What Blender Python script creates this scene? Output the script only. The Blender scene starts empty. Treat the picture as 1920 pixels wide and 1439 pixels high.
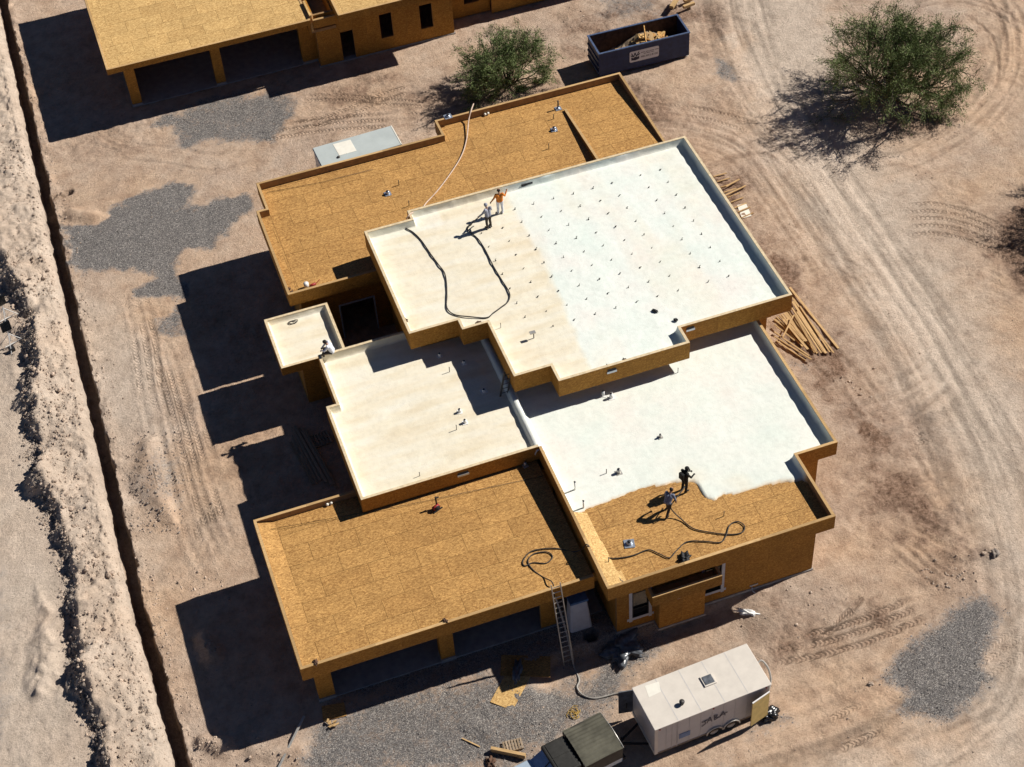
import bpy, bmesh, math, random
import numpy as np
from mathutils import Vector, Matrix

rnd = random.Random(7)
nrs = np.random.RandomState(11)
scene = bpy.context.scene
COL = scene.collection

# ------------------------------------------------------------------ camera
CAMH = 72.0
FPX = 3219.0
W = np.array([[0.94251998, -0.32998348, -0.05260215],
              [-0.27608961, -0.68036577, -0.67887919],
              [0.18823021, 0.65438011, -0.73236334]])

def ray(px, py):
    return W.T @ np.array([(px - 960) / FPX, (py - 719.5) / FPX, 1.0])

def at(px, py, z=0.0):
    """photo pixel -> world point on the horizontal plane z"""
    d = ray(px, py)
    t = (z - CAMH) / d[2]
    p = np.array([0, 0, CAMH]) + t * d
    return Vector((p[0], p[1], z))

def aty(px, py, y):
    """photo pixel -> world point on the wall plane y"""
    d = ray(px, py)
    t = y / d[1]
    p = np.array([0, 0, CAMH]) + t * d
    return Vector((p[0], y, p[2]))

cam_d = bpy.data.cameras.new('camera')
cam = bpy.data.objects.new('camera', cam_d)
COL.objects.link(cam)
M = Matrix.Identity(4)
for i in range(3):
    M[i][0] = W[0][i]
    M[i][1] = -W[1][i]
    M[i][2] = -W[2][i]
M[2][3] = CAMH
cam.matrix_world = M
cam_d.sensor_width = 36.0
cam_d.lens = FPX / 1920.0 * 36.0
cam_d.clip_start = 0.5
cam_d.clip_end = 3000.0
scene.camera = cam

# ------------------------------------------------------------------ light
SUN = Vector((-1.17, -0.10, -1.0))
world = bpy.data.worlds.new('World')
scene.world = world
world.use_nodes = True
wn = world.node_tree.nodes
wl = world.node_tree.links
sky = wn.new('ShaderNodeTexSky')
sky.sky_type = 'NISHITA'
sky.sun_disc = False
sky.sun_elevation = math.radians(40.4)
sky.sun_rotation = math.radians(85.1)
sky.altitude = 500.0
sky.air_density = 0.4
sky.dust_density = 0.0
sky.ozone_density = 4.0
wl.new(sky.outputs[0], wn['Background'].inputs[0])
wn['Background'].inputs[1].default_value = 0.05
sun_d = bpy.data.lights.new('sun', 'SUN')
sun_d.energy = 5.0
sun_d.angle = math.radians(0.53)
sun_d.color = (1.0, 0.95, 0.88)
sun = bpy.data.objects.new('sun', sun_d)
COL.objects.link(sun)
sun.rotation_euler = SUN.to_track_quat('-Z', 'Y').to_euler()
sun.location = (60, 60, 80)
scene.view_settings.view_transform = 'Standard'
scene.view_settings.look = 'None'
scene.view_settings.gamma = 1.0
scene.view_settings.exposure = 0.36
scene.render.resolution_x = 1024
scene.render.resolution_y = 767

# ------------------------------------------------------------------ helpers
def tag(o, label=None, cat=None, group=None, kind=None):
    if label: o['label'] = label
    if cat: o['category'] = cat
    if group: o['group'] = group
    if kind: o['kind'] = kind
    return o

def empty(name, loc, rz=0.0, label=None, cat=None, group=None):
    o = bpy.data.objects.new(name, None)
    COL.objects.link(o)
    o.empty_display_size = 0.3
    o.location = loc
    o.rotation_euler = (0, 0, rz)
    return tag(o, label, cat, group)

def worg(o):
    v = Vector((0, 0, 0))
    while o is not None:
        v = v + o.location
        o = o.parent
    return v

def link(name, me, mat=None, parent=None, loc=None):
    o = bpy.data.objects.new(name, me)
    COL.objects.link(o)
    if mat is not None and not me.materials:
        for m in (mat if isinstance(mat, (list, tuple)) else [mat]):
            me.materials.append(m)
    if parent is not None:
        o.parent = parent
    if loc is not None:
        o.location = loc
    return o

class MB:
    """collects shapes into one mesh"""
    def __init__(s):
        s.v = []; s.f = []; s.m = []; s.sm = []
    def add(s, V, F, mi=0, smooth=False):
        k = len(s.v)
        s.v += [tuple(p) for p in V]
        for f in F:
            s.f.append(tuple(i + k for i in f)); s.m.append(mi); s.sm.append(smooth)
    def box(s, x0, x1, y0, y1, z0, z1, mi=0):
        V = [(x0, y0, z0), (x1, y0, z0), (x1, y1, z0), (x0, y1, z0), (x0, y0, z1), (x1, y0, z1), (x1, y1, z1), (x0, y1, z1)]
        s.add(V, [(3, 2, 1, 0), (4, 5, 6, 7), (0, 1, 5, 4), (1, 2, 6, 5), (2, 3, 7, 6), (3, 0, 4, 7)], mi)
    def bar(s, a, b, w, h, mi=0, up=(0, 0, 1)):
        """box from a to b, w wide, h tall"""
        a = Vector(a); b = Vector(b); d = (b - a).normalized(); u = Vector(up)
        r = d.cross(u)
        if r.length < 1e-4: r = d.cross(Vector((1, 0, 0)))
        r.normalize(); u = r.cross(d).normalized()
        V = []
        for p in (a, b):
            for sx, sy in ((-1, -1), (1, -1), (1, 1), (-1, 1)):
                V.append(p + r * (sx * w / 2) + u * (sy * h / 2))
        s.add(V, [(3, 2, 1, 0), (4, 5, 6, 7), (0, 1, 5, 4), (1, 2, 6, 5), (2, 3, 7, 6), (3, 0, 4, 7)], mi)
    def tube(s, pts, rad, n=8, mi=0, cap=True, smooth=True):
        pts = [Vector(p) for p in pts]
        if not isinstance(rad, (list, tuple)): rad = [rad] * len(pts)
        V = []; F = []
        prev = None
        for i, p in enumerate(pts):
            d = (pts[min(i + 1, len(pts) - 1)] - pts[max(i - 1, 0)])
            if d.length < 1e-6: d = Vector((0, 0, 1))
            d.normalize()
            if prev is None:
                r = d.cross(Vector((0, 0, 1)))
                if r.length < 1e-3: r = d.cross(Vector((1, 0, 0)))
            else:
                r = prev - d * prev.dot(d)
            r.normalize(); prev = r
            u = d.cross(r)
            for k in range(n):
                a = 2 * math.pi * k / n
                V.append(p + (r * math.cos(a) + u * math.sin(a)) * rad[i])
        for i in range(len(pts) - 1):
            for k in range(n):
                a = i * n + k; b = i * n + (k + 1) % n
                F.append((a, b, b + n, a + n))
        if cap:
            F.append(tuple(range(n - 1, -1, -1)))
            m = (len(pts) - 1) * n
            F.append(tuple(range(m, m + n)))
        s.add(V, F, mi, smooth)
    def ball(s, c, r, nu=10, nv=7, mi=0, sc=(1, 1, 1)):
        V = []; F = []
        for j in range(nv + 1):
            t = math.pi * j / nv
            for i in range(nu):
                a = 2 * math.pi * i / nu
                V.append((c[0] + r * sc[0] * math.sin(t) * math.cos(a), c[1] + r * sc[1] * math.sin(t) * math.sin(a), c[2] + r * sc[2] * math.cos(t)))
        for j in range(nv):
            for i in range(nu):
                a = j * nu + i; b = j * nu + (i + 1) % nu
                F.append((a, a + nu, b + nu, b))
        s.add(V, F, mi, True)
    def prism(s, poly, z0, z1, mi=0):
        n = len(poly)
        V = [(x, y, z0) for x, y in poly] + [(x, y, z1) for x, y in poly]
        F = [tuple(range(n - 1, -1, -1)), tuple(range(n, 2 * n))]
        for i in range(n):
            j = (i + 1) % n
            F.append((i, j, j + n, i + n))
        s.add(V, F, mi)
    def mesh(s, name):
        me = bpy.data.meshes.new(name)
        me.from_pydata(s.v, [], s.f)
        me.polygons.foreach_set('material_index', s.m)
        me.polygons.foreach_set('use_smooth', s.sm)
        me.update()
        return me
    def build(s, name, mat, parent=None, world=True):
        """verts in world coordinates when world, else local to the parent"""
        me = s.mesh(name)
        if parent is not None and world:
            off = worg(parent)
            me.transform(Matrix.Translation(-off))
        return link(name, me, mat, parent)
    def thing(s, name, mat, label, cat, group=None, kind=None):
        """top-level mesh whose origin sits at its base"""
        me = s.mesh(name)
        a = np.array(s.v)
        c = Vector(((a[:, 0].min() + a[:, 0].max()) / 2, (a[:, 1].min() + a[:, 1].max()) / 2, a[:, 2].min()))
        me.transform(Matrix.Translation(-c))
        o = link(name, me, mat, None, c)
        return tag(o, label, cat, group, kind)

def bevel(o, w=0.02, seg=2):
    m = o.modifiers.new('bevel', 'BEVEL')
    m.width = w; m.segments = seg; m.limit_method = 'ANGLE'
    return o

# value noise on arrays
_tab = [np.random.RandomState(100 + i).rand(256, 256).astype(np.float32) for i in range(6)]
def vnoise(X, Y, freq, seed=0):
    t = _tab[seed % 6]
    x = X * freq + 37.3 * seed; y = Y * freq + 11.7 * seed
    xi = np.floor(x).astype(np.int64); yi = np.floor(y).astype(np.int64)
    fx = x - xi; fy = y - yi
    fx = fx * fx * (3 - 2 * fx); fy = fy * fy * (3 - 2 * fy)
    a = t[xi & 255, yi & 255]; b = t[(xi + 1) & 255, yi & 255]
    c = t[xi & 255, (yi + 1) & 255]; d = t[(xi + 1) & 255, (yi + 1) & 255]
    return (a * (1 - fx) + b * fx) * (1 - fy) + (c * (1 - fx) + d * fx) * fy - 0.5
def fbm(X, Y, freq, seed=0, oct=4, gain=0.5):
    r = 0; a = 1.0
    for k in range(oct):
        r = r + a * vnoise(X, Y, freq, seed + k); freq *= 2.03; a *= gain
    return r
def sstep(a, b, x):
    t = np.clip((x - a) / (b - a), 0, 1)
    return t * t * (3 - 2 * t)

# ------------------------------------------------------------------ materials
class Mat:
    def __init__(s, name):
        s.m = bpy.data.materials.new(name); s.m.use_nodes = True
        s.t = s.m.node_tree; s.n = s.t.nodes; s.b = s.n['Principled BSDF']
    def new(s, typ, **kw):
        n = s.n.new(typ)
        for k, v in kw.items():
            if k.startswith('i_'):
                n.inputs[k[2:].replace('_', ' ')].default_value = v
            else:
                setattr(n, k, v)
        return n
    def L(s, a, b):
        s.t.links.new(a, b)
    def noise(s, vec, scale, detail=3.0, rough=0.55):
        n = s.new('ShaderNodeTexNoise'); n.inputs['Scale'].default_value = scale
        n.inputs['Detail'].default_value = detail; n.inputs['Roughness'].default_value = rough
        if vec is not None: s.L(vec, n.inputs['Vector'])
        return n
    def ramp(s, fac, stops):
        r = s.new('ShaderNodeValToRGB')
        e = r.color_ramp.elements
        while len(e) < len(stops): e.new(0.5)
        for el, (p, c) in zip(e, stops):
            el.position = p; el.color = (c[0], c[1], c[2], 1) if not isinstance(c, (int, float)) else (c, c, c, 1)
        s.L(fac, r.inputs[0])
        return r
    def mix(s, fac, a, b, mode='MIX'):
        n = s.new('ShaderNodeMix'); n.data_type = 'RGBA'; n.blend_type = mode
        for sock, val in ((n.inputs[0], fac), (n.inputs[6], a), (n.inputs[7], b)):
            if isinstance(val, (int, float)): sock.default_value = val
            elif isinstance(val, tuple): sock.default_value = (val[0], val[1], val[2], 1)
            else: s.L(val, sock)
        return n.outputs[2]
    def math(s, op, a, b=None):
        n = s.new('ShaderNodeMath'); n.operation = op
        for sock, val in ((n.inputs[0], a), (n.inputs[1], b)):
            if val is None: continue
            if isinstance(val, (int, float)): sock.default_value = val
            else: s.L(val, sock)
        return n.outputs[0]
    def bump(s, h, strength, dist, nrm=None):
        n = s.new('ShaderNodeBump'); n.inputs['Strength'].default_value = strength
        n.inputs['Distance'].default_value = dist
        s.L(h, n.inputs['Height'])
        if nrm is not None: s.L(nrm, n.inputs['Normal'])
        s.L(n.outputs[0], s.b.inputs['Normal'])
        return n.outputs[0]
    def col(s, c): 
        if isinstance(c, tuple): s.b.inputs['Base Color'].default_value = (c[0], c[1], c[2], 1)
        else: s.L(c, s.b.inputs['Base Color'])

def plain(name, c, rough=0.7, metal=0.0, var=0.25, scale=6.0, bump=0.0, spec=0.3):
    """a base colour with blotchy wear"""
    m = Mat(name)
    tc = m.new('ShaderNodeTexCoord')
    n = m.noise(tc.outputs['Object'], scale, 5.0, 0.65)
    d = tuple(x * (1 - var) for x in c); l = tuple(min(1, x * (1 + var)) for x in c)
    r = m.ramp(n.outputs[0], [(0.3, d), (0.7, l)])
    m.col(r.outputs[0])
    m.b.inputs['Roughness'].default_value = rough
    m.b.inputs['Metallic'].default_value = metal
    m.b.inputs['Specular IOR Level'].default_value = spec
    if bump: m.bump(n.outputs[0], bump, 0.02)
    return m.m

def osb(name, dark, light, tint=(1, 1, 1)):
    m = Mat(name)
    tc = m.new('ShaderNodeTexCoord'); oi = m.new('ShaderNodeObjectInfo')
    off = m.new('ShaderNodeVectorMath'); off.operation = 'SCALE'
    cmb = m.new('ShaderNodeCombineXYZ')
    m.L(oi.outputs['Random'], cmb.inputs[0]); m.L(oi.outputs['Random'], cmb.inputs[1])
    m.L(cmb.outputs[0], off.inputs[0]); off.inputs['Scale'].default_value = 53.0
    ad = m.new('ShaderNodeVectorMath'); m.L(tc.outputs['Object'], ad.inputs[0]); m.L(off.outputs[0], ad.inputs[1])
    # warp then strands in two directions
    wn_ = m.noise(ad.outputs[0], 5.0, 2.0)
    wv = m.new('ShaderNodeVectorMath'); wv.operation = 'SCALE'; m.L(wn_.outputs['Color'], wv.inputs[0]); wv.inputs['Scale'].default_value = 0.22
    w2 = m.new('ShaderNodeVectorMath'); m.L(ad.outputs[0], w2.inputs[0]); m.L(wv.outputs[0], w2.inputs[1])
    outs = []
    for (rot, sc) in ((0.5, (9.5, 27, 21)), (-0.9, (11, 30, 24)), (1.75, (14, 36, 29))):
        mp = m.new('ShaderNodeMapping'); mp.inputs['Rotation'].default_value = (rot * 0.6, rot, rot); mp.inputs['Scale'].default_value = sc
        m.L(w2.outputs[0], mp.inputs[0])
        v = m.new('ShaderNodeTexVoronoi'); v.inputs['Scale'].default_value = 1.0
        m.L(mp.outputs[0], v.inputs['Vector'])
        sp = m.new('ShaderNodeSeparateColor'); m.L(v.outputs['Color'], sp.inputs[0])
        outs.append((sp.outputs[0], sp.outputs[1]))
    a = m.math('MULTIPLY', outs[0][0], 0.4)
    b = m.math('MULTIPLY', outs[1][0], 0.35)
    c = m.math('MULTIPLY', outs[2][0], 0.25)
    s_ = m.math('ADD', m.math('ADD', a, b), c)
    mid = tuple((x + y) / 2 for x, y in zip(dark, light))
    hi = tuple(min(1, x * 1.28) for x in light)
    r = m.ramp(s_, [(0.2, dark), (0.45, mid), (0.62, light), (0.85, hi)])
    big = m.noise(ad.outputs[0], 0.7, 4.0, 0.6)
    br = m.ramp(big.outputs[0], [(0.3, 0.86), (0.7, 1.1)])
    c1 = m.mix(1.0, r.outputs[0], br.outputs[0], 'MULTIPLY')
    rr = m.ramp(oi.outputs['Random'], [(0.0, (0.935, 0.915, 0.895)), (0.5, (1, 1, 1)), (1.0, (1.05, 1.045, 1.04))])
    c2 = m.mix(1.0, c1, rr.outputs[0], 'MULTIPLY')
    # small dark knots and boot marks
    k = m.noise(ad.outputs[0], 4.2, 4.0, 0.7)
    kr = m.ramp(k.outputs[0], [(0.66, 1.0), (0.76, 0.6)])
    c3 = m.mix(1.0, c2, kr.outputs[0], 'MULTIPLY')
    m.col(c3)
    m.b.inputs['Roughness'].default_value = 0.75
    m.b.inputs['Specular IOR Level'].default_value = 0.2
    m.bump(s_, 0.25, 0.004)
    return m.m

def wood(name, c, var=0.3):
    m = Mat(name)
    tc = m.new('ShaderNodeTexCoord'); oi = m.new('ShaderNodeObjectInfo')
    mp = m.new('ShaderNodeMapping'); mp.inputs['Scale'].default_value = (1.5, 22, 22)
    m.L(tc.outputs['Object'], mp.inputs[0])
    n = m.noise(mp.outputs[0], 2.0, 4.0)
    r = m.ramp(n.outputs[0], [(0.3, tuple(x * (1 - var) for x in c)), (0.7, tuple(min(1, x * (1 + var)) for x in c))])
    rr = m.ramp(oi.outputs['Random'], [(0.0, (0.72, 0.68, 0.62)), (1.0, (1.1, 1.08, 1.05))])
    m.col(m.mix(1.0, r.outputs[0], rr.outputs[0], 'MULTIPLY'))
    m.b.inputs['Roughness'].default_value = 0.8
    m.b.inputs['Specular IOR Level'].default_value = 0.2
    m.bump(n.outputs[0], 0.2, 0.003)
    return m.m

def foam_mat(name):
    m = Mat(name)
    tc = m.new('ShaderNodeTexCoord')
    at_ = m.new('ShaderNodeAttribute'); at_.attribute_name = 'age'
    ed = m.new('ShaderNodeAttribute'); ed.attribute_name = 'edge'
    p = tc.outputs['Object']
    n1 = m.noise(p, 0.35, 5.0, 0.6); n2 = m.noise(p, 3.5, 5.0, 0.6); n3 = m.noise(p, 22.0, 3.0, 0.6)
    mp = m.new('ShaderNodeMapping'); mp.inputs['Scale'].default_value = (0.35, 1.6, 1.0); m.L(p, mp.inputs[0])
    band = m.noise(mp.outputs[0], 1.0, 3.0, 0.5)
    white = m.ramp(n1.outputs[0], [(0.30, (0.665, 0.73, 0.67)), (0.5, (0.725, 0.755, 0.695)), (0.70, (0.745, 0.715, 0.655))])
    cream = m.ramp(band.outputs[0], [(0.3, (0.675, 0.575, 0.40)), (0.5, (0.725, 0.65, 0.495)), (0.7, (0.745, 0.695, 0.57))])
    c = m.mix(at_.outputs['Fac'], white.outputs[0], cream.outputs[0])
    g = m.ramp(n2.outputs[0], [(0.28, 0.93), (0.5, 1.0), (0.72, 1.04)])
    c = m.mix(1.0, c, g.outputs[0], 'MULTIPLY')
    c = m.mix(ed.outputs['Fac'], c, (0.60, 0.33, 0.10))
    m.col(c)
    m.b.inputs['Roughness'].default_value = 0.62
    m.b.inputs['Specular IOR Level'].default_value = 0.25
    h = m.math('ADD', m.math('MULTIPLY', n2.outputs[0], 0.6), m.math('MULTIPLY', n3.outputs[0], 0.4))
    m.bump(h, 0.55, 0.045)
    return m.m

def ground_mat():
    m = Mat('dirt')
    tc = m.new('ShaderNodeTexCoord'); p = tc.outputs['Object']
    def att(nm):
        a = m.new('ShaderNodeAttribute'); a.attribute_name = nm; return a.outputs['Fac']
    gv, br, pa, tm, tu, st = att('gravel'), att('brown'), att('pale'), att('trackm'), att('tracku'), att('streak')
    n0 = m.noise(p, 0.12, 4.0, 0.6); n1 = m.noise(p, 0.9, 6.0, 0.68); n2 = m.noise(p, 5.0, 7.0, 0.74); n3 = m.noise(p, 34.0, 4.0, 0.65)
    tan = m.ramp(n1.outputs[0], [(0.28, (0.375, 0.262, 0.188)), (0.5, (0.485, 0.36, 0.267)), (0.72, (0.555, 0.428, 0.325))])
    warm = m.ramp(n0.outputs[0], [(0.35, (0.95, 0.98, 1.02)), (0.65, (1.06, 1.0, 0.92))])
    c = m.mix(1.0, tan.outputs[0], warm.outputs[0], 'MULTIPLY')
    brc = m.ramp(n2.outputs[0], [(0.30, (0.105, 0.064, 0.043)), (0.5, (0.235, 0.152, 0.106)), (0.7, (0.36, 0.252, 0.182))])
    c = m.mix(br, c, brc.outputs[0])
    pac = m.ramp(n1.outputs[0], [(0.3, (0.495, 0.412, 0.332)), (0.7, (0.61, 0.513, 0.42))])
    c = m.mix(pa, c, pac.outputs[0])
    stc = m.ramp(st, [(0.0, 0.70), (0.5, 1.0), (1.0, 1.18)])
    c = m.mix(1.0, c, stc.outputs[0], 'MULTIPLY')
    # gravel
    v = m.new('ShaderNodeTexVoronoi'); v.inputs['Scale'].default_value = 24.0; m.L(p, v.inputs['Vector'])
    sp = m.new('ShaderNodeSeparateColor'); m.L(v.outputs['Color'], sp.inputs[0])
    gc = m.ramp(sp.outputs[0], [(0.0, (0.085, 0.083, 0.084)), (0.45, (0.182, 0.176, 0.175)), (0.8, (0.28, 0.265, 0.25)), (1.0, (0.52, 0.48, 0.43))])
    gm = m.math('ADD', gv, m.math('ADD', m.math('MULTIPLY', m.math('SUBTRACT', n2.outputs[0], 0.5), 1.3), m.math('MULTIPLY', m.math('SUBTRACT', n1.outputs[0], 0.5), 0.9)))
    gmr = m.ramp(gm, [(0.22, 0.0), (0.75, 1.0)])
    gfac = m.math('MULTIPLY', gmr.outputs[0], m.math('MINIMUM', m.math('MULTIPLY', gv, 2.2), 0.93))
    c = m.mix(gfac, c, gc.outputs[0])
    # speckle: pebbles and clods
    k1 = m.ramp(n2.outputs[0], [(0.30, 0.66), (0.43, 0.95), (0.6, 1.04), (0.74, 1.16)])
    k2 = m.ramp(n3.outputs[0], [(0.28, 0.70), (0.42, 1.0), (0.68, 1.05), (0.8, 1.3)])
    c = m.mix(1.0, c, k1.outputs[0], 'MULTIPLY'); c = m.mix(1.0, c, k2.outputs[0], 'MULTIPLY')
    m.col(c)
    m.b.inputs['Roughness'].default_value = 0.95
    m.b.inputs['Specular IOR Level'].default_value = 0.08
    tr = m.math('MULTIPLY', tm, m.math('SINE', m.math('MULTIPLY', tu, 6.28318)))
    h = m.math('ADD', m.math('MULTIPLY', n2.outputs[0], 0.9), m.math('MULTIPLY', n3.outputs[0], 0.3))
    h = m.math('ADD', h, m.math('MULTIPLY', tr, 0.17))
    h = m.math('ADD', h, m.math('MULTIPLY', m.math('MULTIPLY', v.outputs['Distance'], gfac), -0.5))
    m.bump(h, 1.0, 0.13)
    return m.m

M_ = {}
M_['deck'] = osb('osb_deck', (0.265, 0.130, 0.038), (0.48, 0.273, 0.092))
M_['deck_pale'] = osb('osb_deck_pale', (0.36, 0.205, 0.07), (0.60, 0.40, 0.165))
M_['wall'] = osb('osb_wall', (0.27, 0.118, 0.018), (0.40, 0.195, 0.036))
M_['cap'] = wood('lumber_cap', (0.50, 0.335, 0.16))
M_['capfoam'] = plain('oversprayed_lumber', (0.62, 0.50, 0.32), 0.8, 0, 0.22, 5.0)
M_['lumber'] = wood('lumber', (0.50, 0.34, 0.17))
M_['lumber_old'] = wood('weathered_lumber', (0.33, 0.26, 0.19))
M_['foam'] = foam_mat('spray_foam')
M_['ground'] = ground_mat()
M_['concrete'] = plain('concrete', (0.33, 0.31, 0.29), 0.9, 0, 0.2, 2.5, 0.2)
M_['frame'] = plain('framing', (0.30, 0.18, 0.08), 0.85, 0, 0.25, 3.0)
M_['black'] = plain('black_rubber', (0.018, 0.018, 0.02), 0.6, 0, 0.3, 8.0)
M_['hose'] = plain('hose_rubber', (0.045, 0.04, 0.035), 0.6, 0, 0.3, 8.0)
M_['hosepale'] = plain('pale_hose', (0.55, 0.42, 0.33), 0.6, 0, 0.2, 8.0)
M_['hosegrey'] = plain('grey_hose', (0.34, 0.32, 0.29), 0.6, 0, 0.2, 8.0)
M_['galv'] = plain('galvanised_metal', (0.50, 0.55, 0.62), 0.35, 0.7, 0.2, 9.0)
M_['alu'] = plain('aluminium', (0.52, 0.50, 0.46), 0.4, 0.6, 0.2, 9.0)
M_['pvc'] = plain('white_plastic', (0.75, 0.74, 0.71), 0.45, 0, 0.08, 6.0)
M_['pipe'] = plain('dark_pipe', (0.06, 0.055, 0.05), 0.5, 0, 0.3, 9.0)
M_['navy'] = plain('navy_paint', (0.012, 0.024, 0.085), 0.45, 0, 0.35, 3.0)
M_['navyedge'] = plain('worn_navy_paint', (0.07, 0.10, 0.18), 0.5, 0.1, 0.4, 6.0)
M_['rust'] = plain('rusty_steel', (0.10, 0.055, 0.035), 0.85, 0.1, 0.5, 4.0)
M_['signgrey'] = plain('sign_white', (0.62, 0.62, 0.66), 0.5, 0, 0.05, 4.0)
M_['signink'] = plain('sign_ink', (0.02, 0.022, 0.05), 0.6, 0, 0.1, 4.0)
M_['inkgrey'] = plain('faded_ink', (0.10, 0.10, 0.12), 0.6, 0, 0.1, 4.0)
M_['trwhite'] = plain('trailer_white', (0.62, 0.57, 0.50), 0.4, 0, 0.07, 1.6)
M_['trgrey'] = plain('trailer_grey', (0.52, 0.50, 0.48), 0.45, 0, 0.06, 1.5)
M_['tankgrey'] = plain('grey_trailer_paint', (0.42, 0.46, 0.45), 0.5, 0, 0.08, 1.0)
M_['patch'] = plain('white_coating', (0.74, 0.71, 0.62), 0.6, 0, 0.07, 3.0)
M_['tyre'] = plain('tyre_rubber', (0.022, 0.021, 0.02), 0.8, 0, 0.3, 7.0)
M_['rim'] = plain('wheel_steel', (0.42, 0.42, 0.42), 0.4, 0.5, 0.2, 7.0)
M_['ply'] = plain('yellowed_plywood', (0.50, 0.37, 0.14), 0.7, 0, 0.18, 3.0)
M_['blue'] = plain('blue_label', (0.12, 0.20, 0.36), 0.4, 0, 0.2, 5.0)  # trailer label, and the sky reflection painted on the windscreen
M_['glass'] = plain('dark_glass', (0.012, 0.014, 0.016), 0.08, 0, 0.2, 3.0, 0, 0.5)
M_['truckpaint'] = plain('pale_blue_paint', (0.46, 0.56, 0.66), 0.25, 0.3, 0.08, 2.0, 0, 0.5)
M_['canvas'] = plain('faded_black_canvas', (0.095, 0.09, 0.066), 0.8, 0, 0.4, 1.3, 0.2)
M_['canvasdark'] = plain('black_vinyl', (0.028, 0.027, 0.024), 0.55, 0, 0.3, 4.0)
M_['bark'] = plain('bark', (0.10, 0.085, 0.055), 0.9, 0, 0.3, 9.0, 0.4)
M_['rock'] = plain('rock', (0.40, 0.31, 0.24), 0.95, 0, 0.6, 3.5, 0.2)
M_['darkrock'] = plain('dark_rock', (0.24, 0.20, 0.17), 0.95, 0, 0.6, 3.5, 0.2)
M_['gravel'] = plain('gravel_stone', (0.21, 0.20, 0.19), 0.9, 0, 0.7, 3.0, 0.2)
M_['plastic'] = plain('plastic_sheet', (0.11, 0.12, 0.135), 0.3, 0, 0.5, 3.0, 0.4, 0.5)
M_['trash'] = plain('black_bag', (0.012, 0.012, 0.013), 0.25, 0, 0.3, 5.0, 0.5, 0.5)
M_['red'] = plain('red_paint', (0.30, 0.03, 0.025), 0.5, 0, 0.3, 6.0)
M_['wrap'] = plain('house_wrap', (0.50, 0.52, 0.56), 0.5, 0, 0.1, 3.0)
M_['straw'] = plain('yellow_rope', (0.42, 0.27, 0.07), 0.8, 0, 0.3, 9.0)
M_['bluewrap'] = plain('blue_wrap', (0.06, 0.14, 0.30), 0.4, 0, 0.3, 3.0)
M_['skin'] = plain('skin', (0.36, 0.20, 0.13), 0.6, 0, 0.1, 6.0)
M_['hair'] = plain('dark_hair', (0.012, 0.01, 0.009), 0.7, 0, 0.3, 20.0)
M_['orange'] = plain('orange_shirt', (0.62, 0.20, 0.025), 0.8, 0, 0.15, 5.0)
M_['whitecloth'] = plain('white_cloth', (0.66, 0.68, 0.74), 0.85, 0, 0.08, 5.0)
M_['greycloth'] = plain('grey_cloth', (0.26, 0.27, 0.32), 0.85, 0, 0.12, 5.0)
M_['darkcloth'] = plain('dark_trousers', (0.05, 0.042, 0.035), 0.85, 0, 0.2, 5.0)
M_['blackcloth'] = plain('black_coverall', (0.012, 0.012, 0.012), 0.8, 0, 0.3, 5.0)
M_['bluecloth'] = plain('grey_blue_shirt', (0.16, 0.18, 0.24), 0.85, 0, 0.12, 5.0)
def leaf_mat():
    m = Mat('leaves')
    a = m.new('ShaderNodeAttribute'); a.attribute_name = 'tone'
    r = m.ramp(a.outputs['Fac'], [(0.0, (0.05, 0.072, 0.024)), (0.5, (0.11, 0.15, 0.05)), (1.0, (0.22, 0.265, 0.10))])
    m.col(r.outputs[0]); m.b.inputs['Roughness'].default_value = 0.7
    m.b.inputs['Specular IOR Level'].default_value = 0.15
    return m.m
M_['leaf'] = leaf_mat()
# ------------------------------------------------------------------ ground
def px_poly(pts, z=0.0):
    return np.array([[at(a, b, z).x, at(a, b, z).y] for a, b in pts])

tr_y = np.array([20, 46.6, 57.4, 71.8, 89.7, 112.9, 140.0])
tr_c = np.array([-4.35, -4.45, -4.755, -4.475, -4.245, -3.9, -3.5])
def tr_off(y): return np.interp(y, tr_y, tr_c) + 4.5
def tr_w(x): return 1 - sstep(2.2, 7.0, np.abs(x + 4.5))

fx = [np.array([-900, -400, -200, -100, -60, -40, -30, -25, -21.])]
fx.append(np.arange(-18, -5.7, 0.11)); fx.append(np.arange(-5.7, -3.5, 0.045)); fx.append(np.arange(-3.5, 68, 0.115))
fx.append(np.array([69, 71, 75, 82, 95, 120, 180, 300, 500, 900.]))
gx = np.concatenate(fx)
gy = np.concatenate([np.array([-900, -400, -200, -100, -50, -20, 0, 12, 20, 25, 28, 30.]), np.arange(31, 119, 0.115), np.array([120, 122, 126, 133, 145, 170, 220, 320, 500, 900.])])
nx, ny = len(gx), len(gy)
X0, Y = np.meshgrid(gx, gy)
X = X0 + tr_off(Y) * tr_w(X0)
DX = X0 + 4.5                       # distance right of the trench centre line

def poly_sd(P, pts):
    """signed distance (negative inside) for a polygon, arrays"""
    x, y = P
    d = np.full(x.shape, 1e9); ins = np.zeros(x.shape, bool)
    n = len(pts)
    for i in range(n):
        ax, ay = pts[i]; bx, by = pts[(i + 1) % n]
        ex, ey = bx - ax, by - ay
        t = np.clip(((x - ax) * ex + (y - ay) * ey) / (ex * ex + ey * ey + 1e-9), 0, 1)
        d = np.minimum(d, (x - ax - t * ex) ** 2 + (y - ay - t * ey) ** 2)
        c = ((ay > y) != (by > y)) & (x < (bx - ax) * (y - ay) / (by - ay + 1e-12) + ax)
        ins ^= c
    d = np.sqrt(d)
    return np.where(ins, -d, d)

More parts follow.
